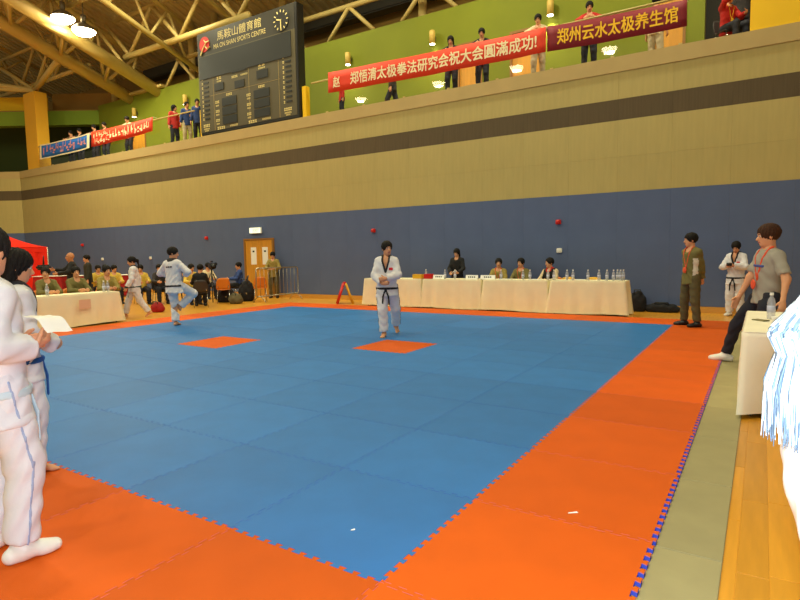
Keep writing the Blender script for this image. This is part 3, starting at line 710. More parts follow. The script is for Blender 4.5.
def nets(fn, lo, hi, h):
    lo = np.asarray(lo, np.float32); n = np.maximum(((np.asarray(hi)-lo)/h).astype(int)+2, 4)
    ax = [lo[i]+h*np.arange(n[i], dtype=np.float32) for i in range(3)]
    G = np.stack(np.meshgrid(*ax, indexing='ij'), -1).reshape(-1, 3)
    Fv = fn(G).reshape(n)
    Fv[0] = Fv[-1] = 1; Fv[:, 0] = Fv[:, -1] = 1; Fv[:, :, 0] = Fv[:, :, -1] = 1
    s = Fv < 0
    c = [slice(None, -1), slice(1, None)]
    corner = {(i, j, k): (s[c[i], c[j], c[k]], Fv[c[i], c[j], c[k]]) for i in (0, 1) for j in (0, 1) for k in (0, 1)}
    acc = np.zeros((*(n-1), 3), np.float32); cnt = np.zeros(n-1, np.float32)
    for axis in range(3):
        for u in (0, 1):
            for v in (0, 1):
                a = [0, 0, 0]; o = [x for x in range(3) if x != axis]; a[o[0]] = u; a[o[1]] = v; b = list(a); b[axis] = 1
                sa, fa = corner[tuple(a)]; sb_, fb = corner[tuple(b)]; m = sa != sb_
                t = np.where(m, fa/np.where(m, fa-fb, 1), 0)
                cnt += m
                for x in range(3): acc[..., x] += np.where(m, (t if x == axis else a[x]), 0)
    mix = cnt > 0; idx = -np.ones(n-1, np.int64); idx[mix] = np.arange(mix.sum())
    cells = np.argwhere(mix); V = lo + h*(cells + acc[mix]/cnt[mix][:, None])
    Q = []
    for axis in range(3):
        o = [(axis+1) % 3, (axis+2) % 3]
        sl0 = [slice(1, -1)]*3; sl0[axis] = slice(0, -1); sl1 = [slice(1, -1)]*3; sl1[axis] = slice(1, None)
        a = s[tuple(sl0)]; b = s[tuple(sl1)]; e = np.argwhere(a != b)
        if not len(e): continue
        base = e.copy(); base[:, o[0]] += 1; base[:, o[1]] += 1
        flip = a[tuple(e.T)]
        ids = []
        for (du, dv_) in ((0, 0), (-1, 0), (-1, -1), (0, -1)):
            p = base.copy(); p[:, o[0]] += du; p[:, o[1]] += dv_; ids.append(idx[tuple(p.T)])
        q = np.stack(ids, 1); q[~flip] = q[~flip][:, ::-1]; Q.append(q)
    return V, np.concatenate(Q) if Q else np.zeros((0, 4), np.int64)
def nmesh(name, parts, mats, parent):
    """parts: list of (V, Q, matidx or None); joined into one mesh"""
    Vs = []; Qs = []; Ms = []; n = 0
    for V, Q, mi in parts:
        Vs.append(V); Qs.append(Q+n); n += len(V); Ms.append(np.zeros(len(Q), np.int32) if mi is None else mi)
    V = np.concatenate(Vs).astype(np.float32); Q = np.concatenate(Qs).astype(np.int32); mi = np.concatenate(Ms)
    me = bpy.data.meshes.new(name); me.vertices.add(len(V)); me.vertices.foreach_set('co', V.ravel())
    me.loops.add(Q.size); me.loops.foreach_set('vertex_index', Q.ravel())
    me.polygons.add(len(Q)); me.polygons.foreach_set('loop_start', np.arange(0, Q.size, 4, dtype=np.int32))
    for m in mats: me.materials.append(m)
    me.polygons.foreach_set('material_index', mi.astype(np.int32)); me.polygons.foreach_set('use_smooth', np.ones(len(Q), bool))
    me.update(calc_edges=True); me.validate(); return link(bpy.data.objects.new(name, me), parent)
def nrm(v): v = np.asarray(v, np.float32); return v/max(np.linalg.norm(v), 1e-9)
def rotz(a): c, s = math.cos(a), math.sin(a); return np.array([[c, -s, 0], [s, c, 0], [0, 0, 1]], np.float32)
def rotx(a): c, s = math.cos(a), math.sin(a); return np.array([[1, 0, 0], [0, c, -s], [0, s, c]], np.float32)
def ik(a, b, l1, l2, pole):
    a = np.asarray(a, np.float32); b = np.asarray(b, np.float32); d = b-a; L = float(np.linalg.norm(d)); u = d/max(L, 1e-6)
    if L > (l1+l2)*.998: b = a+u*(l1+l2)*.998; L = (l1+l2)*.998
    x = (l1*l1-l2*l2+L*L)/(2*L); hgt = math.sqrt(max(l1*l1-x*x, 0)); p = np.asarray(pole, np.float32); p = nrm(p-u*(p@u))
    return a+u*x+p*hgt, b
LOD = {'near': (.022, .013, .0055, .0055), 'mid': (.026, .016, .009, .0075), 'far': (.034, .024, .014, .010)}
def hand_prims(w, d, pn, thumb_side, curl=.5):
    """wrist w, finger direction d, palm normal pn (fingers curl towards pn)"""
    d = nrm(d); pn = nrm(np.asarray(pn)-d*(np.asarray(pn)@d)); s = np.cross(d, pn)*thumb_side
    k = w+d*.085; P = [cone(w, w+d*.04, .026, .03, (pn, .65)), cone(w+d*.035, w+d*.082, .037, .039, (pn, .42))]
    for i, (off, L) in enumerate(((.03, .072), (.0105, .08), (-.0095, .074), (-.028, .058))):
        b0 = k+s*off-d*.008; a1 = curl*.7; a2 = curl*1.7
        d1 = d*math.cos(a1)+pn*math.sin(a1); d2 = d*math.cos(a2)+pn*math.sin(a2); m_ = b0+d1*L*.55; P += [cone(b0, m_, .0098, .009), cone(m_, m_+d2*L*.5, .009, .0078)]
    t0 = w+d*.025+s*.028; td = nrm(d*.65+s*.65+pn*.35*(1+curl)); t1 = t0+td*.045; P += [cone(t0, t1, .0135, .011), cone(t1, t1+nrm(td+pn*curl*.6+d*.4)*.03, .0105, .009)]
    return P, k
def person(loc, rz, H, label, group=None, pose=None, top='dobok', topm=None, botm=None, bottom='dobok', hair='short', hairm=None, shoes=None, shoem=None,
           belt=None, collar=None, lod='mid', skin=None, lanyard=None, badge=None, lower=True, sleeve_m=None, vest_m=None, stripe=None, name='person'):
    """faces local -y, left is +x. joints are given for a 1.72 m body and scaled"""
    sc = H/1.72; ps = dict(pelvis=(0, 0, .93), up=(0, 0, 1), yaw=0, hyaw=0, hpitch=0, hroll=0, hd=(0, 0, 0),
        handL=(.27, -.05, .80), handR=(-.27, -.05, .80), elbL=(.3, .6, 0), elbR=(-.3, .6, 0), footL=(.12, .02, .075), footR=(-.12, .02, .075), kneeL=(.1, -1, 0), kneeR=(-.1, -1, 0), toeL=.15, toeR=-.15,
        pitchL=0, pitchR=0, curl=.5, fdirL=None, fdirR=None, palmL=None, palmR=None)
    ps.update(pose or {}); vb, vg, vh, vd = [x/sc for x in LOD[lod]]
    skin = skin or m_skin; hairm = hairm or m_hair
    root = empty(name, loc, rz, label, 'person', group); root.scale = (sc, sc, sc)
    Pv = A_(*ps['pelvis']); up = nrm(ps['up']); Rt = rotz(ps['yaw']); left = Rt @ A_(1, 0, 0); left = nrm(left-up*(left@up)); front = np.cross(left, up)*1.0
    if front@(Rt @ A_(0, -1, 0)) < 0: front = -front
    T = lambda x, y, z: Pv+left*x+front*(-y)+up*z          # torso frame, y<0 is forward
    nb = T(0, .005, .505); shL, shR = T(.15, .005, .445), T(-.15, .005, .445); hipL, hipR = Pv+A_(.088, 0, -.02), Pv+A_(-.088, 0, -.02)
    if abs(ps.get('hipyaw', ps['yaw']*.6)) > 0: Rh = rotz(ps.get('hipyaw', ps['yaw']*.6)); hipL, hipR = Pv+Rh@A_(.088, 0, -.02), Pv+Rh@A_(-.088, 0, -.02)
    elL, wrL = ik(shL, A_(*ps['handL']), .285, .25, ps['elbL']); elR, wrR = ik(shR, A_(*ps['handR']), .285, .25, ps['elbR'])
    knL, anL = ik(hipL, A_(*ps['footL']), .43, .41, ps['kneeL']); knR, anR = ik(hipR, A_(*ps['footR']), .43, .41, ps['kneeR'])
    Rhd = rotz(ps['yaw']*.9+ps['hyaw']) @ rotx(ps['hpitch']) @ np.array([[math.cos(ps['hroll']), 0, -math.sin(ps['hroll'])], [0, 1, 0], [math.sin(ps['hroll']), 0, math.cos(ps['hroll'])]], np.float32)
    hc = nb + up*.115 + A_(*ps['hd']) + Rhd @ A_(0, -.03, .045)
    hp = lambda x, y, z: hc + Rhd @ A_(x, y, z)
    # ---- body
    fl = lambda k: (front, k)
    neck = cone(T(0, .0, .45), hp(0, .02, -.05), .062, .052)
    body = [cone(T(0, 0, .0), T(0, 0, .20), .125, .12, fl(.75)), cone(T(0, 0, .2), T(0, -.01, .40), .125, .14, fl(.72)), cone(shL, shR, .056, .056), neck,
            cone(shL, elL, .05, .04), cone(elL, wrL, .042, .027), cone(shR, elR, .05, .04), cone(elR, wrR, .042, .027)]
    if lower: body += [cone(hipL, knL, .085, .058), cone(knL, anL, .056, .037), cone(hipR, knR, .085, .058), cone(knR, anR, .056, .037)]
    bf = union(body, .04)
    pts = np.array([Pv, nb, shL, shR, elL, elR, wrL, wrR, hipL, hipR] + ([knL, knR, anL, anR] if lower else []))
    lo, hi = pts.min(0)-.17, pts.max(0)+.17
    parts = [(*nets(bf, lo, hi, vb), None)]
    # head
    Rl = Rhd
    E_ = lambda c, r: ell(hp(*c), r, Rl)
    head = union([E_((0, .012, .03), (.076, .096, .092)), E_((0, -.022, -.03), (.062, .07, .088)), E_((0, -.048, -.085), (.038, .036, .034)),
                  cone(hp(0, -.085, .008), hp(0, -.108, -.028), .009, .014), E_((0, -.078, .032), (.048, .018, .012)), cone(hp(0, .015, -.05), nb+up*-.0, .054, .058)], .022)
    socks = [E_((sx*.031, -.103, .006), (.019, .018, .013)) for sx in (-1, 1)]
    bits = [E_((sx*.03, -.080, .006), (.014, .012, .011)) for sx in (-1, 1)] + [E_((0, -.094, -.054), (.023, .009, .0055)), E_((0, -.092, -.064), (.02, .010, .006))] + [E_((sx*.077, .012, -.004), (.011, .02, .031)) for sx in (-1, 1)]
    def hf(P):
        d = head(P)
        for q_ in socks: d = -smin(-d, q_(P), .012)
        for q_ in bits: d = smin(d, q_(P), .006)
        return d
    V, Q = nets(hf, hc-.17, hc+.16, vh); cen = (V[Q].mean(1)-hc) @ Rl
    mi = np.zeros(len(Q), np.int32)
    for sx in (-1, 1):
        e = ((cen[:, 0]-sx*.031)/.016)**2+((cen[:, 2]-.006)/.0075)**2 < 1; mi[e & (cen[:, 1] < -.06)] = 1
        e = ((cen[:, 0]-sx*.031)/.0075)**2+((cen[:, 2]-.006)/.0085)**2 < 1; mi[e & (cen[:, 1] < -.06)] = 2
        e = ((cen[:, 0]-sx*.033)/.024)**2+((cen[:, 2]-.03-.004*0)/.0055)**2 < 1; mi[e & (cen[:, 1] < -.05)] = 2
    mi[(np.abs(cen[:, 0]) < .024) & (np.abs(cen[:, 2]+.059) < .0095) & (cen[:, 1] < -.078)] = 3
    parts.append((V, Q, mi))
    # hands
    for side, w_, el_, fd, pn in ((1, wrL, elL, ps['fdirL'], ps['palmL']), (-1, wrR, elR, ps['fdirR'], ps['palmR'])):
        d = nrm(w_-el_) if fd is None else nrm(fd); pn = (-left*side if pn is None else A_(*pn))
        hpz, k = hand_prims(w_, d, pn, -side if False else side*(1 if np.cross(d, nrm(pn-d*(pn@d)))@front > 0 else -1)*1 if False else (1 if np.cross(d, nrm(pn-d*(pn@d)))@(front+up*.2) > 0 else -1), ps['curl'])
        parts.append((*nets(union(hpz+[cone(el_*.3+w_*.7, w_, .03, .026)], .008), k-.12, k+.12, vd), None))
    # feet
    def foot(an, toe, pitch, ex):
        R_ = rotz(toe) @ rotx(pitch); g_ = lambda x, y, z: an + R_ @ A_(x, y, z)
        base = [cone(g_(0, .045, -.04), g_(0, -.02, -.03), .03+ex, .034+ex), cone(g_(0, -.01, -.02), g_(0, -.12, -.052), .036+ex, .022+ex*.8, (R_@A_(1, 0, 0), 1.35)), cone(an, g_(0, 0, -.03), .037+ex, .034+ex)]
        if ex == 0: base += [cone(g_(x, -.12+abs(x+.018)*.35, -.06), g_(x*1.1, -.165+abs(x+.02)*.7, -.063), .0125 if i == 0 else .0095, .010 if i == 0 else .008) for i, x in enumerate((-.028, -.008, .008, .022, .034))]
        else: base += [cone(g_(0, -.10, -.045), g_(0, -.155, -.05), .034+ex*.5, .026+ex*.5, (R_@A_(1, 0, 0), 1.3))]
        def f(P):
            d = union(base, .02)(P); q = ((P-an) @ R_)[:, 2]; return np.maximum(d, -(q+.075))
        return f
    if lower:
        for sd, an, toe, pi_ in ((1, anL, ps['toeL'], ps['pitchL']), (-1, anR, ps['toeR'], ps['pitchR'])):
            if shoes:
                V, Q = nets(foot(an, toe, pi_, .012), an-.24, an+.2, vd*1.5); zc = ((V[Q].mean(1)-an) @ (rotz(toe) @ rotx(pi_)))[:, 2]
                nmesh('shoe', [(V, Q, (zc < -.062).astype(np.int32))], [shoem or m_black, m_white if (shoem in (m_gi, m_white)) else m_black], root)
            else:
                parts.append((*nets(foot(an, toe, pi_, 0), an-.22, an+.2, vd*1.15), None))
    nmesh('body', parts, [skin, m_eye, m_iris, m_lip], root)
    # ---- garments
    wr = lambda a, b, k: a*(1-k)+b*k
    loose = {'dobok': .03, 'jacket': .026, 'tshirt': .016, 'coat': .028}[top]
    topm = topm or m_gi; botm = botm or topm
    if top == 'tshirt': cuffL, cuffR = wr(shL, elL, .8), wr(shR, elR, .8)
    else: cuffL, cuffR = wr(elL, wrL, .95), wr(elR, wrR, .95)
    sl = {'dobok': (.067, .07, .07), 'jacket': (.068, .062, .05), 'tshirt': (.063, .065, .066), 'coat': (.066, .062, .055)}[top]
    hem = {'dobok': -.2, 'jacket': -.15, 'tshirt': -.1, 'coat': -.16}[top]
    gar = [cone(T(0, 0, .02), T(0, -.005, .38), .135+loose, .148+loose, fl(.74)), cone(T(0, 0, .05), T(0, 0, hem), .138+loose, .152+loose*(1.9 if top == 'dobok' else 1.2), fl(.78)), cone(shL+up*-.015-left*.02, shR+up*-.015+left*.02, .066+loose*.2, .066+loose*.2),
           cone(shL, nb-up*.005, .06, .062), cone(shR, nb-up*.005, .06, .062), cone(shL, elL, sl[0], sl[1])] + ([cone(elL, cuffL, sl[1], sl[2])] if top != 'tshirt' else [])
    gar += [cone(shR, elR, sl[0], sl[1])] + ([cone(elR, cuffR, sl[1], sl[2])] if top != 'tshirt' else [])
    if top == 'tshirt':
        gar[-1] = cone(shR, cuffR, sl[0], sl[1]); gar[5] = cone(shL, cuffL, sl[0], sl[1])
    n0 = 5; torso_u = union(gar[:n0], .035); sleeve_u = union(gar[n0:], .02)
    gu = union([torso_u, sleeve_u], .035)
    def cuff_cut(d, P):
        for a, b in ((elL if top != 'tshirt' else shL, cuffL), (elR if top != 'tshirt' else shR, cuffR)):
            n_ = nrm(b-a); t = (P-b)@n_; rad = np.linalg.norm((P-b)-t[:, None]*n_, axis=1); cut = np.maximum(-t, rad-.10); cut = np.maximum(cut, t-.12); d = np.maximum(d, -cut)
        return d
    def tl(P): q = P-Pv; return q@left, -(q@front), q@up
    vdeep = {'dobok': .22, 'jacket': .035, 'tshirt': .0, 'coat': .03}[top]
    nkr = .063 if top in ('dobok', 'tshirt') else .055; nck = cone(nb-up*.03, nb+up*.12-front*-.01, nkr, nkr+.012)
    fr_ = 38.0
    def gf_(P):
        x, y, z = tl(P); d = smin(torso_u(P), cuff_cut(sleeve_u(P), P), .03)
        d = d + .0045*np.sin(fr_*z+9*x+6*np.sin(11*x))*np.clip((.46-z)*6, 0, 1) + .003*np.sin(70*(P@A_(.5, .3, .8))+20*x)
        d = np.maximum(d, hem-z+.012*np.sin(9*x)); d = -smin(-d, nck(P), .012)
        if vdeep:
            wv = np.clip((z-(.47-vdeep))/vdeep, 0, 1)*.062; d = np.maximum(d, -np.maximum(np.maximum(np.abs(x)-wv, y+.02), (.47-vdeep)-z))
        return d
    gp = np.array([shL, shR, elL, elR, cuffL, cuffR, T(0, 0, hem), nb]); glo, ghi = gp.min(0)-.2, gp.max(0)+.16
    V, Q = nets(gf_, glo, ghi, vg); mlist = [topm]; mi = None
    if sleeve_m:
        x, y, z = tl(V[Q].mean(1)); mlist.append(sleeve_m); mi = ((np.abs(x) > .125) & (np.abs(x) < .175) & (z > -.1) & (z < .33) & (y > -.09) & (y < -.0)).astype(np.int32)
    if vest_m:
        x, y, z = tl(V[Q].mean(1)); mlist.append(vest_m); mi = ((np.abs(x) < .155) & (np.abs(x) > .03) | (y > 0) & (np.abs(x) < .155)).astype(np.int32)
    nmesh({'dobok': 'jacket', 'tshirt': 'shirt'}.get(top, top), [(V, Q, mi)], mlist, root)
    def band(name_, cond, off, m_, box=None):
        def f(P):
            x, y, z = tl(P); return np.maximum(gu(P)-off, cond(x, y, z))
        lo_, hi_ = box if box else (glo, ghi); V, Q = nets(f, lo_, hi_, vg*.75)
        if len(Q): nmesh(name_, [(V, Q, None)], [m_], root)
    tb = (np.minimum(T(0, -.25, .1), T(0, .2, .6))-.22, np.maximum(T(0, -.25, .1), T(0, .2, .6))+.22)
    if collar:
        def cc(x, y, z):
            wv = np.clip((z-(.47-vdeep-.02))/max(vdeep, .05), 0, 1)*.062; c1 = np.maximum(np.abs(np.abs(x)-wv)-.017, np.maximum(y+.0, (.45-vdeep)-z))
            ring = np.maximum(np.abs(np.sqrt(x*x+y*y)-.075)-.03, np.maximum(.475-z, -y-.04)); return np.minimum(c1, ring)
        band('collar', cc, .008, collar, tb)
    if lanyard:
        def cl(x, y, z):
            wv = np.clip((z-.16)/.30, 0, 1)*.07+.004; return np.maximum(np.abs(np.abs(x)-wv)-.009, np.maximum(y+.0, .16-z))
        band('lanyard', cl, .011, lanyard, tb)
        c = T(0, -.155, .12); nmesh('badge', [(*nets(ell(c, (.045, .014, .058), np.stack([left, front, up], 1)), c-.08, c+.08, .008), None)], [badge or lanyard], root)
    if belt:
        def bl(x, y, z): return np.abs(z+.045+.03*np.clip(-y, 0, .1))-.021
        band('belt', bl, .013, belt, (T(0, 0, -.05)-.26, T(0, 0, -.05)+.26))
        kn = T(0, -.158, -.055); ends = [ell(kn, (.03, .022, .024), np.stack([left, front, up], 1))]
        for sx in (-1, 1): ends.append(cone(kn, T(sx*.05, -.172, -.19), .017, .019, (front, .4))); ends.append(cone(T(sx*.05, -.172, -.19), T(sx*.06, -.166, -.33), .019, .02, (front, .4)))
        nmesh('belt_knot', [(*nets(union(ends, .008), T(0, -.15, -.19)-.21, T(0, -.15, -.19)+.19, vd*1.4), None)], [belt], root)
    if lower:
        rr = {'dobok': (.108, .092, .088, .082), 'jeans': (.1, .074, .068, .056), 'slacks': (.104, .082, .078, .068)}[bottom]
        def cuffk(k, a): return k*.06+a*.94
        leg = [cone(T(0, 0, .07), T(0, 0, -.03), .13, .14, fl(.8)), cone(hipL, knL, rr[0], rr[1]), cone(knL, cuffk(knL, anL), rr[2], rr[3]), cone(hipR, knR, rr[0], rr[1]), cone(knR, cuffk(knR, anR), rr[2], rr[3])]
        lu = union(leg, .025)
        def tf_(P):
            d = lu(P); d = d+.005*np.sin(44*P[:, 2]+14*P[:, 0]+5*np.sin(17*P[:, 1]))
            for k, a in ((knL, anL), (knR, anR)):
                n_ = nrm(a-k); t = (P-cuffk(k, a))@n_; rad = np.linalg.norm((P-a)-((P-a)@n_)[:, None]*n_, axis=1); d = np.maximum(d, -np.maximum(-t, np.maximum(rad-.13, t-.15)))
            x, y, z = tl(P); return np.maximum(d, z-.085)
        tp = np.array([hipL, hipR, knL, knR, anL, anR, T(0, 0, .09)]); nmesh('trousers', [(*nets(tf_, tp.min(0)-.17, tp.max(0)+.17, vg), None)], [botm], root)
    if lower and stripe:
        def sf_(P):
            d = tf_(P)-.005; best = np.full(len(P), 1., np.float32)
            for k0, k1, sx in ((hipL, knL, 1), (knL, anL, 1), (hipR, knR, -1), (knR, anR, -1)):
                ax = nrm(k1-k0); o_ = nrm(A_(sx, 0, 0)-ax*(A_(sx, 0, 0)@ax)); fw = np.cross(ax, o_); t = ((P-k0)@ax)/np.linalg.norm(k1-k0)
                best = np.minimum(best, np.maximum(np.maximum(np.abs((P-k0)@fw)-stripe[1], .03-(P-k0)@o_), np.maximum(-t-.1, t-1.0)*.4))
            return np.maximum(d, best)
        V, Q = nets(sf_, tp.min(0)-.17, tp.max(0)+.17, vg*.6)
        if len(Q): nmesh('side_stripe', [(V, Q, None)], [stripe[0]], root)
    # ---- hair
    if hair != 'bald':
        cap = E_((0, .014, .042), (.096, .116, .107)); facec = E_((0, -.105, -.048), (.068, .078, .093)); lim = {'short': -.06, 'bob': -.16, 'long': -.16, 'pony': -.06}[hair]
        strands = [cap]
        if hair in ('long', 'bob'):
            e_ = hp(0, .06, -.12) if hair == 'bob' else T(0, .11, .30); strands += [cone(hp(0, .035, .0), hp(0, .05, -.1), .085, .08, (Rl@A_(0, 1, 0), .9)), cone(hp(0, .05, -.08), e_, .082, .05, (Rl@A_(0, 1, 0), .55))]
        if hair == 'pony': strands += [cone(hp(0, .1, .03), hp(0, .15, .0), .03, .035), cone(hp(0, .15, .0), hp(0, .15, -.17), .034, .014)]
        hu = union(strands, .03)
        def hfn(P):
            q = (P-hc) @ Rl; an_ = np.arctan2(q[:, 0], q[:, 1]); d = hu(P)+.0035*np.sin(an_*17+30*q[:, 2])+.003*np.sin(an_*29-45*q[:, 2]+1); d = -smin(-d, facec(P)+.006*np.sin(an_*31), .006)
            if hair in ('short', 'pony'):
                cut = lim+.35*np.clip(-q[:, 1], -.06, .1)+.008*np.sin(an_*24)-q[:, 2]; cut = cut if hair == 'short' else np.minimum(cut, .112-q[:, 1]); d = np.maximum(d, cut)
            return d
        hl = hc-.2; hh_ = hc+.2
        if hair == 'long': hl = np.minimum(hl, T(0, .11, .3)-.12); hh_ = np.maximum(hh_, T(0, .11, .3)+.12)
        V, Q = nets(hfn, hl, hh_, vh*1.1); nmesh('hair', [(V, Q, None)], [hairm], root)
    root['joints'] = 0; del root['joints']
    info = dict(root=root, hc=hc, wrL=wrL, wrR=wrR, T=T, anL=anL, anR=anR, left=left, front=front, up=up, tl=tl, gu=gu)
    return root, info
SIT = dict(pelvis=(0, .02, .53), footL=(.13, -.42, .075), footR=(-.13, -.42, .075), handL=(.14, -.36, .74), handR=(-.14, -.36, .74), elbL=(.5, .3, -.6), elbR=(-.5, .3, -.6), curl=.5)
m_olive = mat('tracksuit_olive', (112, 104, 52), .75, .08, 6); m_olived = mat('trouser_olive', (88, 78, 44), .8, .08, 6); m_khaki = mat('tracksuit_khaki', (150, 132, 60), .75, .08, 6)
m_navy = mat('jeans_navy', (24, 26, 40), .8, .1, 8); m_greytee = mat('tshirt_grey', (158, 152, 140), .85, .05, 10); m_yjack = mat('jacket_yellow', (214, 180, 70), .8, .06, 8); m_cloak = mat('coat_black', (22, 21, 23), .85, .1, 8)
m_redj = mat('jacket_red', (196, 30, 22), .75, .06, 8); m_darkj = mat('jacket_dark', (46, 40, 40), .8, .08, 8); m_bluej = mat('jacket_blue', (44, 70, 130), .8, .06, 8); m_creamj = mat('jacket_cream', (220, 200, 160), .8, .06, 8); m_brownj = mat('jacket_brown', (110, 84, 60), .8, .06, 8)
m_beltk = mat('belt_black', (16, 16, 24), .7); m_coll = mat('collar_black', (22, 22, 34), .7); m_pass = mat('pass_orange', (228, 80, 40), .6); m_bltblue = mat('belt_blue', (24, 84, 160), .7)

# ---- athletes on the mat
p = on_z(388, 336)
ath, ia = person((p.x, p.y, 0), face(.50, -.86), 1.70, 'athlete in white dobok stepping beside an orange tile, hands at his waist', pose=dict(
    pelvis=(0, 0, .92), up=(0, .02, 1), yaw=-.1, hyaw=.55, hpitch=.05, footR=(-.06, -.10, .075), footL=(.13, .36, .16), kneeL=(.35, -1, 0), pitchL=.55, toeL=.4, toeR=-.2,
    handR=(-.07, -.23, .97), handL=(.0, -.25, 1.06), elbR=(-1, .3, -.5), elbL=(1, .2, -.4), fdirL=(-.8, -.2, -.1), fdirR=(.8, -.3, .1), palmL=(0, 1, 0), palmR=(0, 1, 0), curl=.9),
    belt=m_beltk, collar=m_coll, lod='mid', stripe=(m_coll, .011))
def chest_patch(info, x, z, w_, h_, m, back=False, name='chest_patch'):
    sgn = 1 if back else -1; c = info['T'](x, sgn*.13, z); R_ = np.stack([info['left'], info['front'], info['up']], 1)
    def f(P):
        q = (P-c) @ R_; return np.maximum(np.maximum(info['gu'](P)-.013, np.abs(q[:, 0])-w_), np.maximum(np.abs(q[:, 2])-h_, np.abs(q[:, 1])-.09))
    V, Q = nets(f, c-.15, c+.15, .009)
    if len(Q): nmesh(name, [(V, Q, None)], [m], info['root'])
chest_patch(ia, .095, .30, .035, .024, mat('flag_red', (206, 30, 40), .7))
def leg_stripe(info, hipz, side, m, ps=None): pass
p = on_z(176, 325.5)
ath2, ib = person((p.x, p.y, 0), face(-.30, .95), 1.70, 'athlete in white dobok seen from behind standing on one leg', pose=dict(
    pelvis=(0, 0, .92), up=(.03, -.0, 1), hyaw=-1.0, yaw=.0, hpitch=.1, footL=(-.0, 0, .075), footR=(-.02, -.14, .40), kneeR=(-.75, -1, .4), kneeL=(.05, -1, 0), toeL=.1, toeR=.9, pitchR=-.6,
    handR=(-.17, -.2, 1.12), handL=(.17, -.18, 1.10), elbR=(-1, .5, -.2), elbL=(1, .5, -.2), curl=1.1), belt=m_beltk, collar=m_coll, lod='mid')
def back_text(info, body, z, w_, h_, m):
    v, f = text_mesh(body); out = []
    for a, b, _ in v:
        o = info['T'](-a*w_*-1*-1, .2, z+b*h_)
        lo_, hi_ = 0., .2                                    # march onto the jacket
        o = o.astype(np.float32); fr = info['front']
        for _i in range(14):
            mid = (lo_+hi_)/2
            if info['gu']((o+fr*mid)[None])[0] > .012: lo_ = mid
            else: hi_ = mid
        out.append(tuple(o+fr*lo_))
    mesh_obj('lettering', out, f, m, info['root'])
back_text(ib, 'HONG KONG', .36, .24, .05, m_beltk) if False else None
chest_patch(ib, .05, .37, .022, .015, m_beltk, True, 'back_print'); chest_patch(ib, 0, .37, .018, .016, m_beltk, True, 'back_print'); chest_patch(ib, -.05, .37, .022, .015, m_beltk, True, 'back_print')
p = on_z(136, 316)
wk, iw = person((p.x, p.y, FZ), face(-.55, -.83), 1.56, 'girl in white dobok walking past the cream judges table', pose=dict(pelvis=(0, 0, .90), footR=(-.07, -.27, .08), footL=(.07, .34, .12), pitchL=.5, kneeL=(0, -1, 0), hyaw=.1, hpitch=.2,
    handL=(.23, -.18, .86), handR=(-.2, .1, .84), curl=.6), belt=mat('belt_teal', (30, 60, 60), .7), collar=m_coll, hair='pony', lod='mid')
# ---- right-hand group
p = on_z(690, 326)
om, io = person((p.x, p.y, 0), face(-.66, -.75), 1.75, 'man in olive tracksuit standing with hands behind his back', pose=dict(hyaw=-.45, footL=(.19, -.02, .075), footR=(-.17, .02, .075), kneeL=(.2, -1, 0), toeL=-.3, toeR=-.6, handL=(.06, .20, .86), handR=(-.05, .22, .88), elbL=(.8, .6, 0), elbR=(-.8, .6, 0), curl=.8),
    top='jacket', topm=m_olive, bottom='slacks', botm=m_olived, shoes=True, shoem=m_black, lanyard=m_pass, badge=m_pass, sleeve_m=mat('tracksuit_panel', (214, 204, 188), .75), lod='mid')
p = Vector((on_y(735, 300, 12.3).x, 12.3, 0))
bo, ibo = person((p.x, p.y, FZ), face(-.35, -.94), 1.63, 'boy in white dobok by the wall looking down at a camera', pose=dict(hpitch=.45, hyaw=.15, handL=(.045, -.27, 1.17), handR=(-.045, -.27, 1.17), elbL=(1, .4, -.6), elbR=(-1, .4, -.6), fdirL=(-.5, -.6, .3), fdirR=(.5, -.6, .3), palmL=(-1, 0, 0), palmR=(1, 0, 0), curl=.8), belt=m_beltk, collar=m_coll, shoes=True, shoem=m_white, lod='mid')
chest_patch(ibo, .09, .31, .03, .02, mat('flag_red', (206, 30, 40), .7))
def held(name, info, at, build, label, cat, rz=0):
    R_ = info['root']; Mw = Matrix.Translation(R_.location) @ Matrix.Rotation(R_.rotation_euler.z, 4, 'Z') @ Matrix.Scale(R_.scale.x, 4)
    c = Mw @ Vector(at); o = empty(name, c, R_.rotation_euler.z+rz, label, cat); build(o); return o
def bcam(o):
    MB().rbox((-.055, -.02, -.032), (.055, .02, .032), .006).build('camera_body', m_black, o); b = MB().lathe([(.024, 0), (.022, .03)], 14).build('camera_lens', m_black, o, True); b.rotation_euler = (PI/2, 0, 0); b.location = (0, -.02, 0)
held('compact_camera', ibo, (0, -.345, 1.2), bcam, 'small black camera held by the boy in dobok', 'camera')
pm = Vector((1.46, 6.24, 0))
lm, il = person((pm.x, pm.y, FZ), face(-.86, -.5), 1.86, 'young man in grey t-shirt leaning on the side table, leg stretched out', pose=dict(pelvis=(0, .02, .85), up=(.05, .02, 1), hyaw=-.32, hpitch=.08,
    footR=(-.40, -.20, .095), footL=(.10, .08, .08), kneeL=(.1, -1, 0), kneeR=(-.4, -1, .5), toeR=-.45, toeL=.1, handL=(.40, -.04, .82), handR=(-.17, -.20, .80), elbL=(.35, .7, 0), elbR=(-.6, .6, -.2), fdirL=(.1, -.1, -1), curl=.35),
    top='tshirt', topm=m_greytee, bottom='jeans', botm=m_navy, hairm=m_hairb, shoes=True, shoem=m_white, lanyard=m_pass, badge=m_pass, lod='mid')
chest_patch(il, .0, .33, .09, .014, mat('print_blue', (70, 80, 150), .7), name='shirt_print')
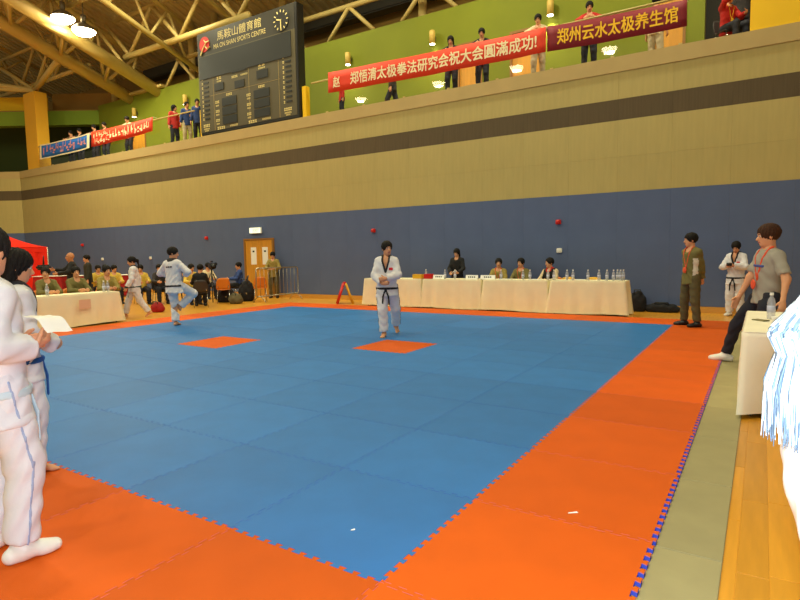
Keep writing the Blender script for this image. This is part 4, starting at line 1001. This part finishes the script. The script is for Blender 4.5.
# ---- foreground left pair
pl1 = Vector((-1.76, -.76, 0))
l1, il1 = person((pl1.x, pl1.y, 0), face(.02, 1), 1.66, 'competitor in white dobok and white shoes standing on the orange border reading', pose=dict(hyaw=.55, hpitch=.1, pelvis=(0, .02, .925), footR=(-.12, 0, .075), footL=(.14, .03, .075),
    handR=(-.15, -.10, 1.10), handL=(.12, -.16, 1.10), elbR=(-.5, .8, -.3), elbL=(.5, .8, -.3), fdirR=(.3, -.9, .2), palmR=(.6, 0, .8), curl=.7), shoes=True, shoem=m_white, lod='near', belt=mat('belt_pale', (196, 216, 226), .7), stripe=(mat('stripe_blue', (158, 172, 206), .7), .0065))
pl2 = Vector((-2.90, -.16, 0))
l2, il2 = person((pl2.x, pl2.y, 0), face(.12, .99), 1.56, 'woman in white dobok with long dark hair and blue belt', pose=dict(hyaw=-.1, hpitch=.18, pelvis=(0, .02, .93), footR=(-.10, 0, .075), footL=(.12, .05, .075),
    handR=(-.12, -.2, .98), handL=(.08, -.22, .98), elbR=(-.5, .7, -.4), elbL=(.5, .7, -.4), fdirR=(.8, -.5, -.1), fdirL=(-.8, -.5, -.1), curl=.7), hair='long', lod='near', belt=m_bltblue, collar=m_coll)
def bpaper(o):
    V = []; Fc = []
    for i in range(9):
        for j in range(5): u, v = i/8-.5, j/4-.5; V.append((u*.17, v*.15, .02*math.sin(v*3)+.018*math.cos(u*6)))
    for i in range(8):
        for j in range(4): a = i*5+j; Fc.append((a, a+5, a+6, a+1))
    s_ = mesh_obj('sheet', V, Fc, m_paper, o, True); s_.rotation_euler = (-.2, -.5, .3)
held('paper_sheet', il1, (-.10, -.22, 1.22), bpaper, 'curled sheets of white paper held by the competitor in white shoes', 'paper')
# ---- blown-out figure at the right edge: flash glare put into the hair colour, white jacket
m_pale = mat('hair_flash_pale', (186, 200, 210), .6, .5, 80, stretch=(1, 1, .05)); m_gi2 = mat('jacket_white', (244, 244, 246), .7)
pr_ = CAM + ray(826, 250)/F_PX*.97; pr_.z = FZ
rp, ir = person(pr_, face(.95, .3), 1.47, 'person with flash-whitened shoulder-length hair and white jacket beside the wooden floor', pose=dict(hyaw=.0, hpitch=.25, pelvis=(0, -.17, .92), up=(0, .25, 1), handR=(-.2, -.55, 1.0), handL=(.2, -.55, 1.0), elbR=(-.6, .6, -.3), elbL=(.6, .6, -.3)), hair='bob', hairm=m_pale, top='coat', topm=m_gi2, bottom='slacks', botm=m_navy, shoes=True, shoem=m_black, lod='near')
hb = MB(); rr = random.Random(5); hcv = ir['hc']
for k in range(900):
    a = rr.uniform(-PI*.95, PI*.95)                 # 0 is the back of the head
    if abs(a) > 2.2 and rr.random() < .8: continue
    el_ = rr.uniform(.0, 1.25); ce, se = math.cos(el_), math.sin(el_)
    x0_, y0_, z0_ = .092*math.sin(a)*ce, .014+.112*math.cos(a)*ce, .036+.106*se
    ln = rr.uniform(.12, .19); ox, oy = math.sin(a), math.cos(a)
    e0 = Vector((x0_, y0_, z0_)); edge = Vector((.10*ox, .014+.118*oy, .0)); tip = Vector((.108*ox+rr.uniform(-.012, .012), .014+.125*oy+rr.uniform(-.012, .012), -ln))
    pts = [e0, e0.lerp(edge, .55)+Vector((ox, oy, .8))*.018, edge, edge.lerp(tip, .5)+Vector((ox, oy, 0))*.008, tip]
    if a and abs(a) > 2.0: continue
    hb.tube([Vector(hcv.tolist())+q_ for q_ in pts], [.002, .003, .0032, .0026, .0008], 4, False)
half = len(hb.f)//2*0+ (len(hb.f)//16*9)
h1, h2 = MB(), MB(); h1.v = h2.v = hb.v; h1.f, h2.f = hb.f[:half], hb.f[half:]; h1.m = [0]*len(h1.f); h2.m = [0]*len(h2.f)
for h_, mm_ in ((h1, m_pale), (h2, mat('hair_shadowed', (84, 106, 128), .6, .5, 80, stretch=(1, 1, .05)))):  # darker copy of the hair colour makes streaks in the glare
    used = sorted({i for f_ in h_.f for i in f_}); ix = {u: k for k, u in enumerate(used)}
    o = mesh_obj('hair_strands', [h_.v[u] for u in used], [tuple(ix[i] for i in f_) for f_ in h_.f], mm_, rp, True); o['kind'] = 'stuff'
# ---- judging tables by the back wall
CY = 12.28
def seated(x, y, fx, fy, H, label, ck='o', clabel=None, grp='seated people', **kw):
    ps = dict(SIT); ps.update(kw.pop('pose', {})); r_, i_ = person((x, y, FZ), face(fx, fy), H, label, grp, pose=ps, **kw)
    d_ = Vector((fx, fy, 0)).normalized(); chair(ck, (x-d_.x*.04, y-d_.y*.04), face(fx, fy), clabel or ('plastic chair under the ' + label.split(' ')[0] + ' ' + ' '.join(label.split(' ')[1:5])), 'chairs people sit on'); return r_, i_
X_ = lambda px, Y: on_y(px, 258, Y).x
r_, i_ = person((X_(458, CY-.05), CY-.1, FZ), face(.1, -1), 1.60, 'woman in black hooded coat standing behind the judging table', pose=dict(hpitch=.35, handL=(.14, -.30, 1.0), handR=(-.12, -.28, .98), elbL=(.7, .4, -.5), elbR=(-.7, .4, -.5), fdirL=(-.5, -.8, 0), fdirR=(.5, -.8, 0)), top='coat', topm=m_cloak, bottom='slacks', botm=m_navy, hair='long', shoes=True, lod='mid')
held('paper_sheet', i_, (.06, -.44, 1.04), bpaper, 'white sheet held by the woman in black', 'paper')
lean = dict(up=(0, -.12, 1), hpitch=.1)
seated(X_(498.5, CY), CY, .15, -1, 1.70, 'judge in khaki tracksuit with raised chin behind the judging table', 'o', 'orange chair under the khaki judge with raised chin', top='jacket', topm=m_khaki, botm=m_olived, bottom='slacks', shoes=True, lanyard=m_pass, lod='mid', pose=dict(hyaw=.2), grp='judges')
seated(X_(521, CY), CY, 0, -1, 1.70, 'judge in olive tracksuit sitting between bottles at judging table', 'o', 'orange chair under the olive judge between bottles', top='jacket', topm=m_olive, botm=m_olived, bottom='slacks', shoes=True, lanyard=m_pass, lod='mid', pose=dict(hyaw=-.15), grp='judges')
seated(X_(550, CY), CY, -.2, -1, 1.70, 'man in dark vest and white sleeves seated at judging table', 'o', 'orange chair under the man in dark vest', top='jacket', topm=m_creamj, vest_m=m_cloak, botm=m_navy, bottom='slacks', shoes=True, collar=m_redj, lod='mid', pose=dict(hyaw=-.5), grp='judges')
chair('y', (X_(566, CY), CY-.05), face(0, -1), 'empty yellow chair beside the man in dark vest'); chair('y', (X_(592, CY), CY-.05), face(0, -1), 'empty yellow chair behind the row of water bottles')
chair('y', (X_(403+16, CY), CY-.05), face(0, -1), 'empty yellow chair behind the red box')
# ---- judges' table at left
for px, lab, m in ((44, 'judge in olive tracksuit at the tent end of cream table', m_olive), (74, 'judge in olive tracksuit resting his forearms on cream table', m_olive), (105, 'judge in khaki tracksuit behind two water bottles at cream table', m_khaki)):
    c = col_x(px, -12.32); seated(c.x, c.y, 1, -.1 if px < 100 else -.3, 1.72, lab, 'o', 'orange chair under the ' + lab[:lab.index(' tracksuit')] + (' at tent end' if px == 44 else ' with forearms on table' if px == 74 else ' at cream table'), top='jacket', topm=m, bottom='slacks', botm=m_olived, shoes=True, lod='mid', grp='judges',
           pose=dict(handL=(.10, -.42, .78), handR=(-.10, -.42, .78), up=(0, -.1, 1), hyaw=(-.5 if px == 44 else -.2 if px == 74 else .2)))
# ---- people behind
c = col_x(71, -14.3); person((c.x, c.y, FZ), face(-.45, -.9), 1.68, 'bald man in black jacket standing with raised arm behind judges', pose=dict(handR=(-.2, -.42, 1.25), handL=(.22, -.34, 1.15), elbR=(-.8, .2, -.6), elbL=(.8, .2, -.6), hyaw=.2), top='coat', topm=m_cloak, bottom='slacks', botm=m_cloak, shoes=True, hair='bald', skin=m_skin2, lod='mid')
c = col_x(87, -17.2); person((c.x, c.y, FZ), face(-.4, -.9), 1.62, 'person in dark green jacket standing behind the bald man', pose=dict(hyaw=.3), top='coat', topm=mat('jacket_darkgreen', (44, 44, 34), .8), bottom='slacks', botm=m_navy, shoes=True, lod='far')
bg = [(97, -17.6, 'yellow', m_yjack, 'person in yellow jacket seated by the red cloth near bald man'), (104, -18.6, 'dark', m_darkj, 'person in dark jacket seated between yellow jackets at red cloth'), (113, -16.8, 'yellow', m_yjack, 'person in yellow jacket with bowed head at the red cloth'),
      (140, -15.6, 'yellow', m_yjack, 'person in yellow jacket seated right behind the walking girl'), (158.5, -15.2, 'dark', m_darkj, 'person in dark coat seated between girl and one-legged athlete'), (190, -13.9, 'yellow', m_yjack, 'person in yellow jacket seated beside the one-legged athlete'),
      (199, -12.7, 'black', m_cloak, 'person in black coat seated with back turned near orange chair'), (207, -15.3, 'cream', m_creamj, 'person in cream jacket seated between black coat and tripod')]
for px, X, nm, m, lab in bg:
    c = col_x(px, X); fx, fy = (1, -.4) if nm != 'black' else (-.8, .6)
    seated(c.x, c.y, fx, fy, 1.66, lab, 'k', 'dark plastic chair under the ' + lab[:lab.index(' seated' if ' seated' in lab else ' with')] + lab[-24:][lab[-24:].index(' '):], top='coat', topm=m, bottom='slacks', botm=m_navy, shoes=True, lod='far', pose=dict(hyaw=rng.uniform(-.6, .6), hpitch=.2))
c = col_x(238, -13.9); seated(c.x, c.y, -.55, -.8, 1.66, 'cameraman in blue jacket seated by the double door', 'k', 'dark plastic chair under the cameraman in blue', top='jacket', topm=m_bluej, bottom='slacks', botm=m_cloak, shoes=True, lod='mid', pose=dict(hyaw=.2))
c = col_x(273, -13.1); person((c.x, c.y, FZ), face(.5, -.85), 1.62, 'man in khaki jacket standing behind the steel barrier by the door', pose=dict(handL=(.1, -.28, 1.1), handR=(-.1, -.28, 1.1), elbL=(.8, .4, -.5), elbR=(-.8, .4, -.5), hpitch=.3), top='jacket', topm=m_khaki, bottom='slacks', botm=m_olived, shoes=True, lod='mid')
# ---- gallery spectators
GZ = 6.05
LEAN = dict(up=(0, -.14, 1), pelvis=(0, .10, .92), handL=(.12, -.34, 1.2), handR=(-.12, -.34, 1.2), elbL=(1, -.1, -.4), elbR=(-1, -.1, -.4), hpitch=.35)
gl = [(66, m_brownj, 'coat', 'spectator in brown coat above the blue banner', LEAN, 'short', 0), (75, m_darkj, 'coat', 'spectator in dark coat above the blue banner', LEAN, 'short', .3), (90, m_darkj, 'coat', 'spectator in dark jacket between blue and red banners', LEAN, 'short', 0), (100.5, m_cloak, 'coat', 'spectator in black and white at the start of small red banner', LEAN, 'short', .3),
      (124, m_creamj, 'coat', 'spectator in cream top leaning over the small red banner', LEAN, 'short', 0), (171, m_redj, 'coat', 'long haired person in red jacket standing on the gallery', dict(hyaw=.6), 'long', 1.2), (184, m_bluej, 'jacket', 'person in navy and white top beside the scoreboard', dict(handL=(.1, -.3, 1.1), hyaw=.4), 'short', .9), (195, m_bluej, 'jacket', 'person in navy top half hidden by the scoreboard', dict(hyaw=.2), 'short', .5),
      (341, m_redj, 'jacket', 'child in red jacket below the bright red banner', dict(), 'short', -.8), (392, m_darkj, 'coat', 'person striding behind the bright red banner', dict(footL=(.1, -.3, .08), footR=(-.1, .3, .08)), 'short', -1.3), (451, m_cloak, 'coat', 'spectator in dark hooded coat leaning on the bright red banner', LEAN, 'long', 0), (482, m_cloak, 'coat', 'spectator in black jacket leaning on the bright red banner', LEAN, 'short', 0),
      (538, m_creamj, 'coat', 'spectator in cream jacket leaning where the two banners meet', LEAN, 'short', 0), (589, m_redj, 'jacket', 'spectator in red jacket leaning on the dark crimson banner', LEAN, 'short', 0), (655, m_creamj, 'jacket', 'person in pale trousers behind the dark crimson banner', dict(), 'short', 2.6), (728, m_redj, 'jacket', 'person in red jacket with badge before the dark passage', dict(handR=(-.08, -.2, 1.42), elbR=(-1, 0, -.6)), 'short', .5), (742, m_darkj, 'coat', 'person in dark coat beside red jacket before the passage', dict(), 'short', -.2)]
for px, m, tp, lab, ps, hr, rot in gl:
    Yg = 13.3 if ps is LEAN else 13.35; H_ = 1.74 if px != 341 else 1.15
    if px in (392, 742): Yg = 14.2
    if px == 655: Yg = 14.0
    x = on_y(px, 60, Yg).x
    if px == 728:
        ps = dict(SIT, handR=(-.06, -.14, 1.12), elbR=(-1, 0, -.6), hyaw=.2); Yg = 13.75; x = on_y(px, 20, Yg).x; chair('k', (x, Yg), rot+.25, 'dark plastic chair under the red jacketed person', 'chairs people sit on').location.z = GZ
    pale = px in (538, 655, 184)
    person((x, Yg, GZ), (0 if ps is LEAN else rot)+.25, H_, lab, 'gallery spectators', pose=ps, top=tp, topm=m, bottom='slacks', botm=(mat('trouser_pale', (200, 186, 150), .8) if pale else m_navy), shoes=True, hair=hr, lod='far', lanyard=(m_byl if px == 728 else None))

# ------------------------------------------------------------------ TENT
tc_ = Vector((-25.7, 8.75, FZ)); tn = empty('canopy_tent', tc_, 0, 'red pop-up canopy tent with side walls standing near the corner', 'tent')
S = 1.5; ez, pz = 2.03, 2.85
for a in (-1, 1):
    for b in (-1, 1): MB().tube([(a*S, b*S, 0), (a*S, b*S, ez)], .025, 8).build('tent_pole', m_metal, tn, True)
V = []; Fc = []; n_ = 10
for k in range(4):
    A = [(1, -1), (1, 1), (-1, 1), (-1, -1)][k]; B = [(1, 1), (-1, 1), (-1, -1), (1, -1)][k]; base = len(V)
    for i in range(n_+1):
        t_ = i/n_; rad = 1-t_; zz = ez+(pz-ez)*t_**1.5
        for j in range(7): u = j/6; V.append((S*1.02*rad*(A[0]*(1-u)+B[0]*u), S*1.02*rad*(A[1]*(1-u)+B[1]*u), zz))
    Fi = [(base+i*7+j, base+i*7+j+1, base+(i+1)*7+j+1, base+(i+1)*7+j) for i in range(n_) for j in range(6)]
    o = mesh_obj('roof_panel', V[base:], [tuple(x-base for x in f_) for f_ in Fi], m_tent, tn, True)
for k, (A, B) in enumerate((((1, -1), (1, 1)), ((1, 1), (-1, 1)), ((-1, 1), (-1, -1)))):
    V = []; 
    for i in range(25):
        u = i/24; wv = .02*math.sin(i*1.7); V += [(S*(A[0]*(1-u)+B[0]*u)+wv*(A[0] == B[0]), S*(A[1]*(1-u)+B[1]*u)+wv*(A[1] == B[1]), ez), (S*(A[0]*(1-u)+B[0]*u)+wv*2*(A[0] == B[0]), S*(A[1]*(1-u)+B[1]*u)+wv*2*(A[1] == B[1]), .05)]
    mesh_obj('side_wall', V, [(2*i, 2*i+2, 2*i+3, 2*i+1) for i in range(24)], m_tent, tn, True)
    MB().box((min(A[0], B[0])*S-.02, min(A[1], B[1])*S-.02, ez-.22), (max(A[0], B[0])*S+.02, max(A[1], B[1])*S+.02, ez)).build('valance', m_tent, tn)

# ------------------------------------------------------------------ BARRIER, SIGN, TRIPOD, BAGS
def barrier(a, b, label):
    a = Vector(a); b = Vector(b); L = (b-a).length; t = empty('crowd_barrier', (a.x, a.y, FZ), math.atan2(b.y-a.y, b.x-a.x), label, 'barrier')
    MB().tube([(0, 0, .2), (0, 0, 1.05), (.05, 0, 1.1), (L-.05, 0, 1.1), (L, 0, 1.05), (L, 0, .2), (0, 0, .2)], .02, 8).build('frame', m_metal, t, True)
    nb_ = 11
    for k in range(1, nb_): MB().tube([(L*k/nb_, 0, .2), (L*k/nb_, 0, 1.1)], .009, 6).build('bar', m_metal, t, True)
    for x in (.12, L-.12): MB().tube([(x, -.28, 0), (x, -.22, .1), (x, 0, .22), (x, .22, .1), (x, .28, 0)], .015, 6).build('foot', m_metal, t, True)
barrier((-12.0, 10.55, 0), (-12.0, 12.45, 0), 'galvanised steel crowd barrier standing in front of the double door')
p = on_z(345, 303.5, FZ); t = empty('floor_sign', p, .75, 'red and yellow A-frame floor sign by the long table', 'sign')
for s_, m in ((-1, m_red), (1, mat('sign_yellow', (226, 172, 40), .6))):
    fr = MB(); 
    for x in (-.15, .15): fr.tube([(s_*.24, x, 0), (s_*.03, x*.75, .62)], .032, 6)
    fr.build('frame', m, t, True)
    b = MB().rbox((-.012, -.15, .05), (.012, .15, .6), .005, 1).build('board', m, t); b.rotation_euler = (0, -s_*.33, 0); b.location = (s_*.235, 0, 0)
    for zz in (.18, .32, .46): MB().box((.0125 if s_ > 0 else -.0145, -.09, zz), (.0145 if s_ > 0 else -.0125, .09, zz+.07)).build('marking', m_white, b)
MB().rbox((-.05, -.12, .58), (.05, .12, .66), .02).build('handle', m_red, t)
# tripod camera
c = col_x(211, -14.0, FZ); t = empty('video_camera', c, face(.8, -.5), 'black video camera on a tripod beside the orange chairs', 'camera')
for k in range(3): a = k*2*PI/3+.4; MB().tube([(.42*math.cos(a), .42*math.sin(a), 0), (.05*math.cos(a), .05*math.sin(a), .92)], .016, 8).build('tripod_leg', m_black, t, True)
MB().tube([(0, 0, .7), (0, 0, 1.08)], .025, 8).build('centre_column', m_black, t, True); MB().rbox((-.09, -.3, 1.08), (.09, .25, 1.28), .03).build('camera_body', m_black, t)
o = MB().lathe([(.085, 0), (.075, .05), (.07, .2), (.09, .24)], 16).build('camera_lens', m_black, t, True); o.rotation_euler = (PI/2, 0, 0); o.location = (0, -.3, 1.18)
MB().rbox((-.03, -.25, 1.3), (.03, .15, 1.36), .02).build('top_handle', m_black, t); MB().rbox((.09, -.05, 1.2), (.19, .06, 1.3), .02).build('viewfinder', m_black, t)
MB().tube([(0, .1, 1.08), (.05, .5, .95)], .012, 6).build('pan_handle', m_black, t, True)
# small black video camera on a stand near tent
c = CAM + (ray(43, 257)/F_PX)*17.5; t = empty('video_camera', (c.x, c.y, FZ), face(.9, .2), 'black video camera on a thin stand in front of the tent', 'camera')
for k in range(3): a = k*2*PI/3; MB().tube([(.35*math.cos(a), .35*math.sin(a), 0), (0, 0, .8)], .014, 6).build('tripod_leg', m_black, t, True)
MB().tube([(0, 0, .75), (0, 0, 1.2)], .02, 6).build('centre_column', m_black, t, True); MB().rbox((-.22, -.1, 1.18), (.2, .1, 1.34), .05, 3).build('camera_body', m_black, t); MB().tube([(0, 0, 1.34), (.02, 0, 1.62)], [.03, .012], 8).build('microphone', m_black, t, True)
# bags
def bag(px, py, sx, sy, sz, m, label, rz=0., depthshift=0):
    p = on_z(px, py, FZ); t = empty('sports_bag', (p.x, p.y+depthshift, FZ), rz, label, 'bag')
    R = lambda P: None
    V, Q = nets(lambda P: union([ell((0, 0, sz*.45), (sx, sy, sz*.55)), ell((sx*.2, 0, sz*.3), (sx*.85, sy*.95, sz*.4)), ell((-sx*.2, -sy*.1, sz*.35), (sx*.8, sy*.9, sz*.42))], .08)(P)+.01*np.sin(30*P[:, 0])*np.sin(25*P[:, 2]), (-sx*1.3, -sy*1.3, 0.0-.02), (sx*1.3, sy*1.3, sz*1.25), .022)
    V[:, 2] = np.maximum(V[:, 2], 0.002); nmesh('bag_body', [(V, Q, None)], [m], t)
    MB().tube([(-sx*.5, -sy*.6, sz*.8), (-sx*.4, -sy*.7, sz*1.05), (sx*.4, -sy*.7, sz*1.05), (sx*.5, -sy*.6, sz*.8)], .014, 6).build('handle', m_black, t, True)
    MB().box((-sx*.5, -sy*1.02, sz*.35), (sx*.5, -sy*.9, sz*.42)).build('zip', mat('zip_tan', (150, 130, 90), .6), t)
    return t
bag(640, 312, .17, .13, .5, m_blackcloth, 'tall black backpack on the floor at the end of the tables').location = (on_y(638, 300, 12.52).x, 12.52, FZ)
bag(661, 312, .34, .13, .22, m_blackcloth, 'flat black holdall on the floor by the wall').location = (on_y(662, 300, 12.54).x, 12.54, FZ)
bag(226, 302, .3, .25, .5, m_blackcloth, 'black equipment bag at the seated cameraman feet', .4); bag(247, 301, .24, .24, .7, m_blackcloth, 'upright black equipment case beside the steel barrier', .4)
bag(236, 303.5, .2, .2, .34, mat('bag_olive', (96, 88, 60), .8), 'olive grey bag lying between black equipment bags', .2)
bag(158, 312, .16, .14, .28, m_redcloth, 'small red bag on the floor between girl and athlete', .3); bag(750, 345, .2, .2, .45, m_blackcloth, 'black bag on the floor behind the leaning man legs', .2).location = (1.62, 7.05, FZ)
c = on_z(224, 303, FZ); chair('o', c, face(-.75, .65), 'empty orange chair turned away beside the black coat', 'orange chairs by the door')
c = on_z(266, 301.5, FZ); chair('o', (c.x-.25, c.y+.0), face(-.75, .65), 'empty orange chair turned away beside the steel barrier', 'orange chairs by the door')
bottle(tuple(on_z(655, 308.5, FZ)), 'water bottle standing on the floor beside black bags', 'bottles on the floor', 1.2); bottle(tuple(on_z(701, 312, FZ) + Vector((0, -.0, 0))), 'water bottle on the floor against the wall behind olive man', 'bottles on the floor', 1.2)
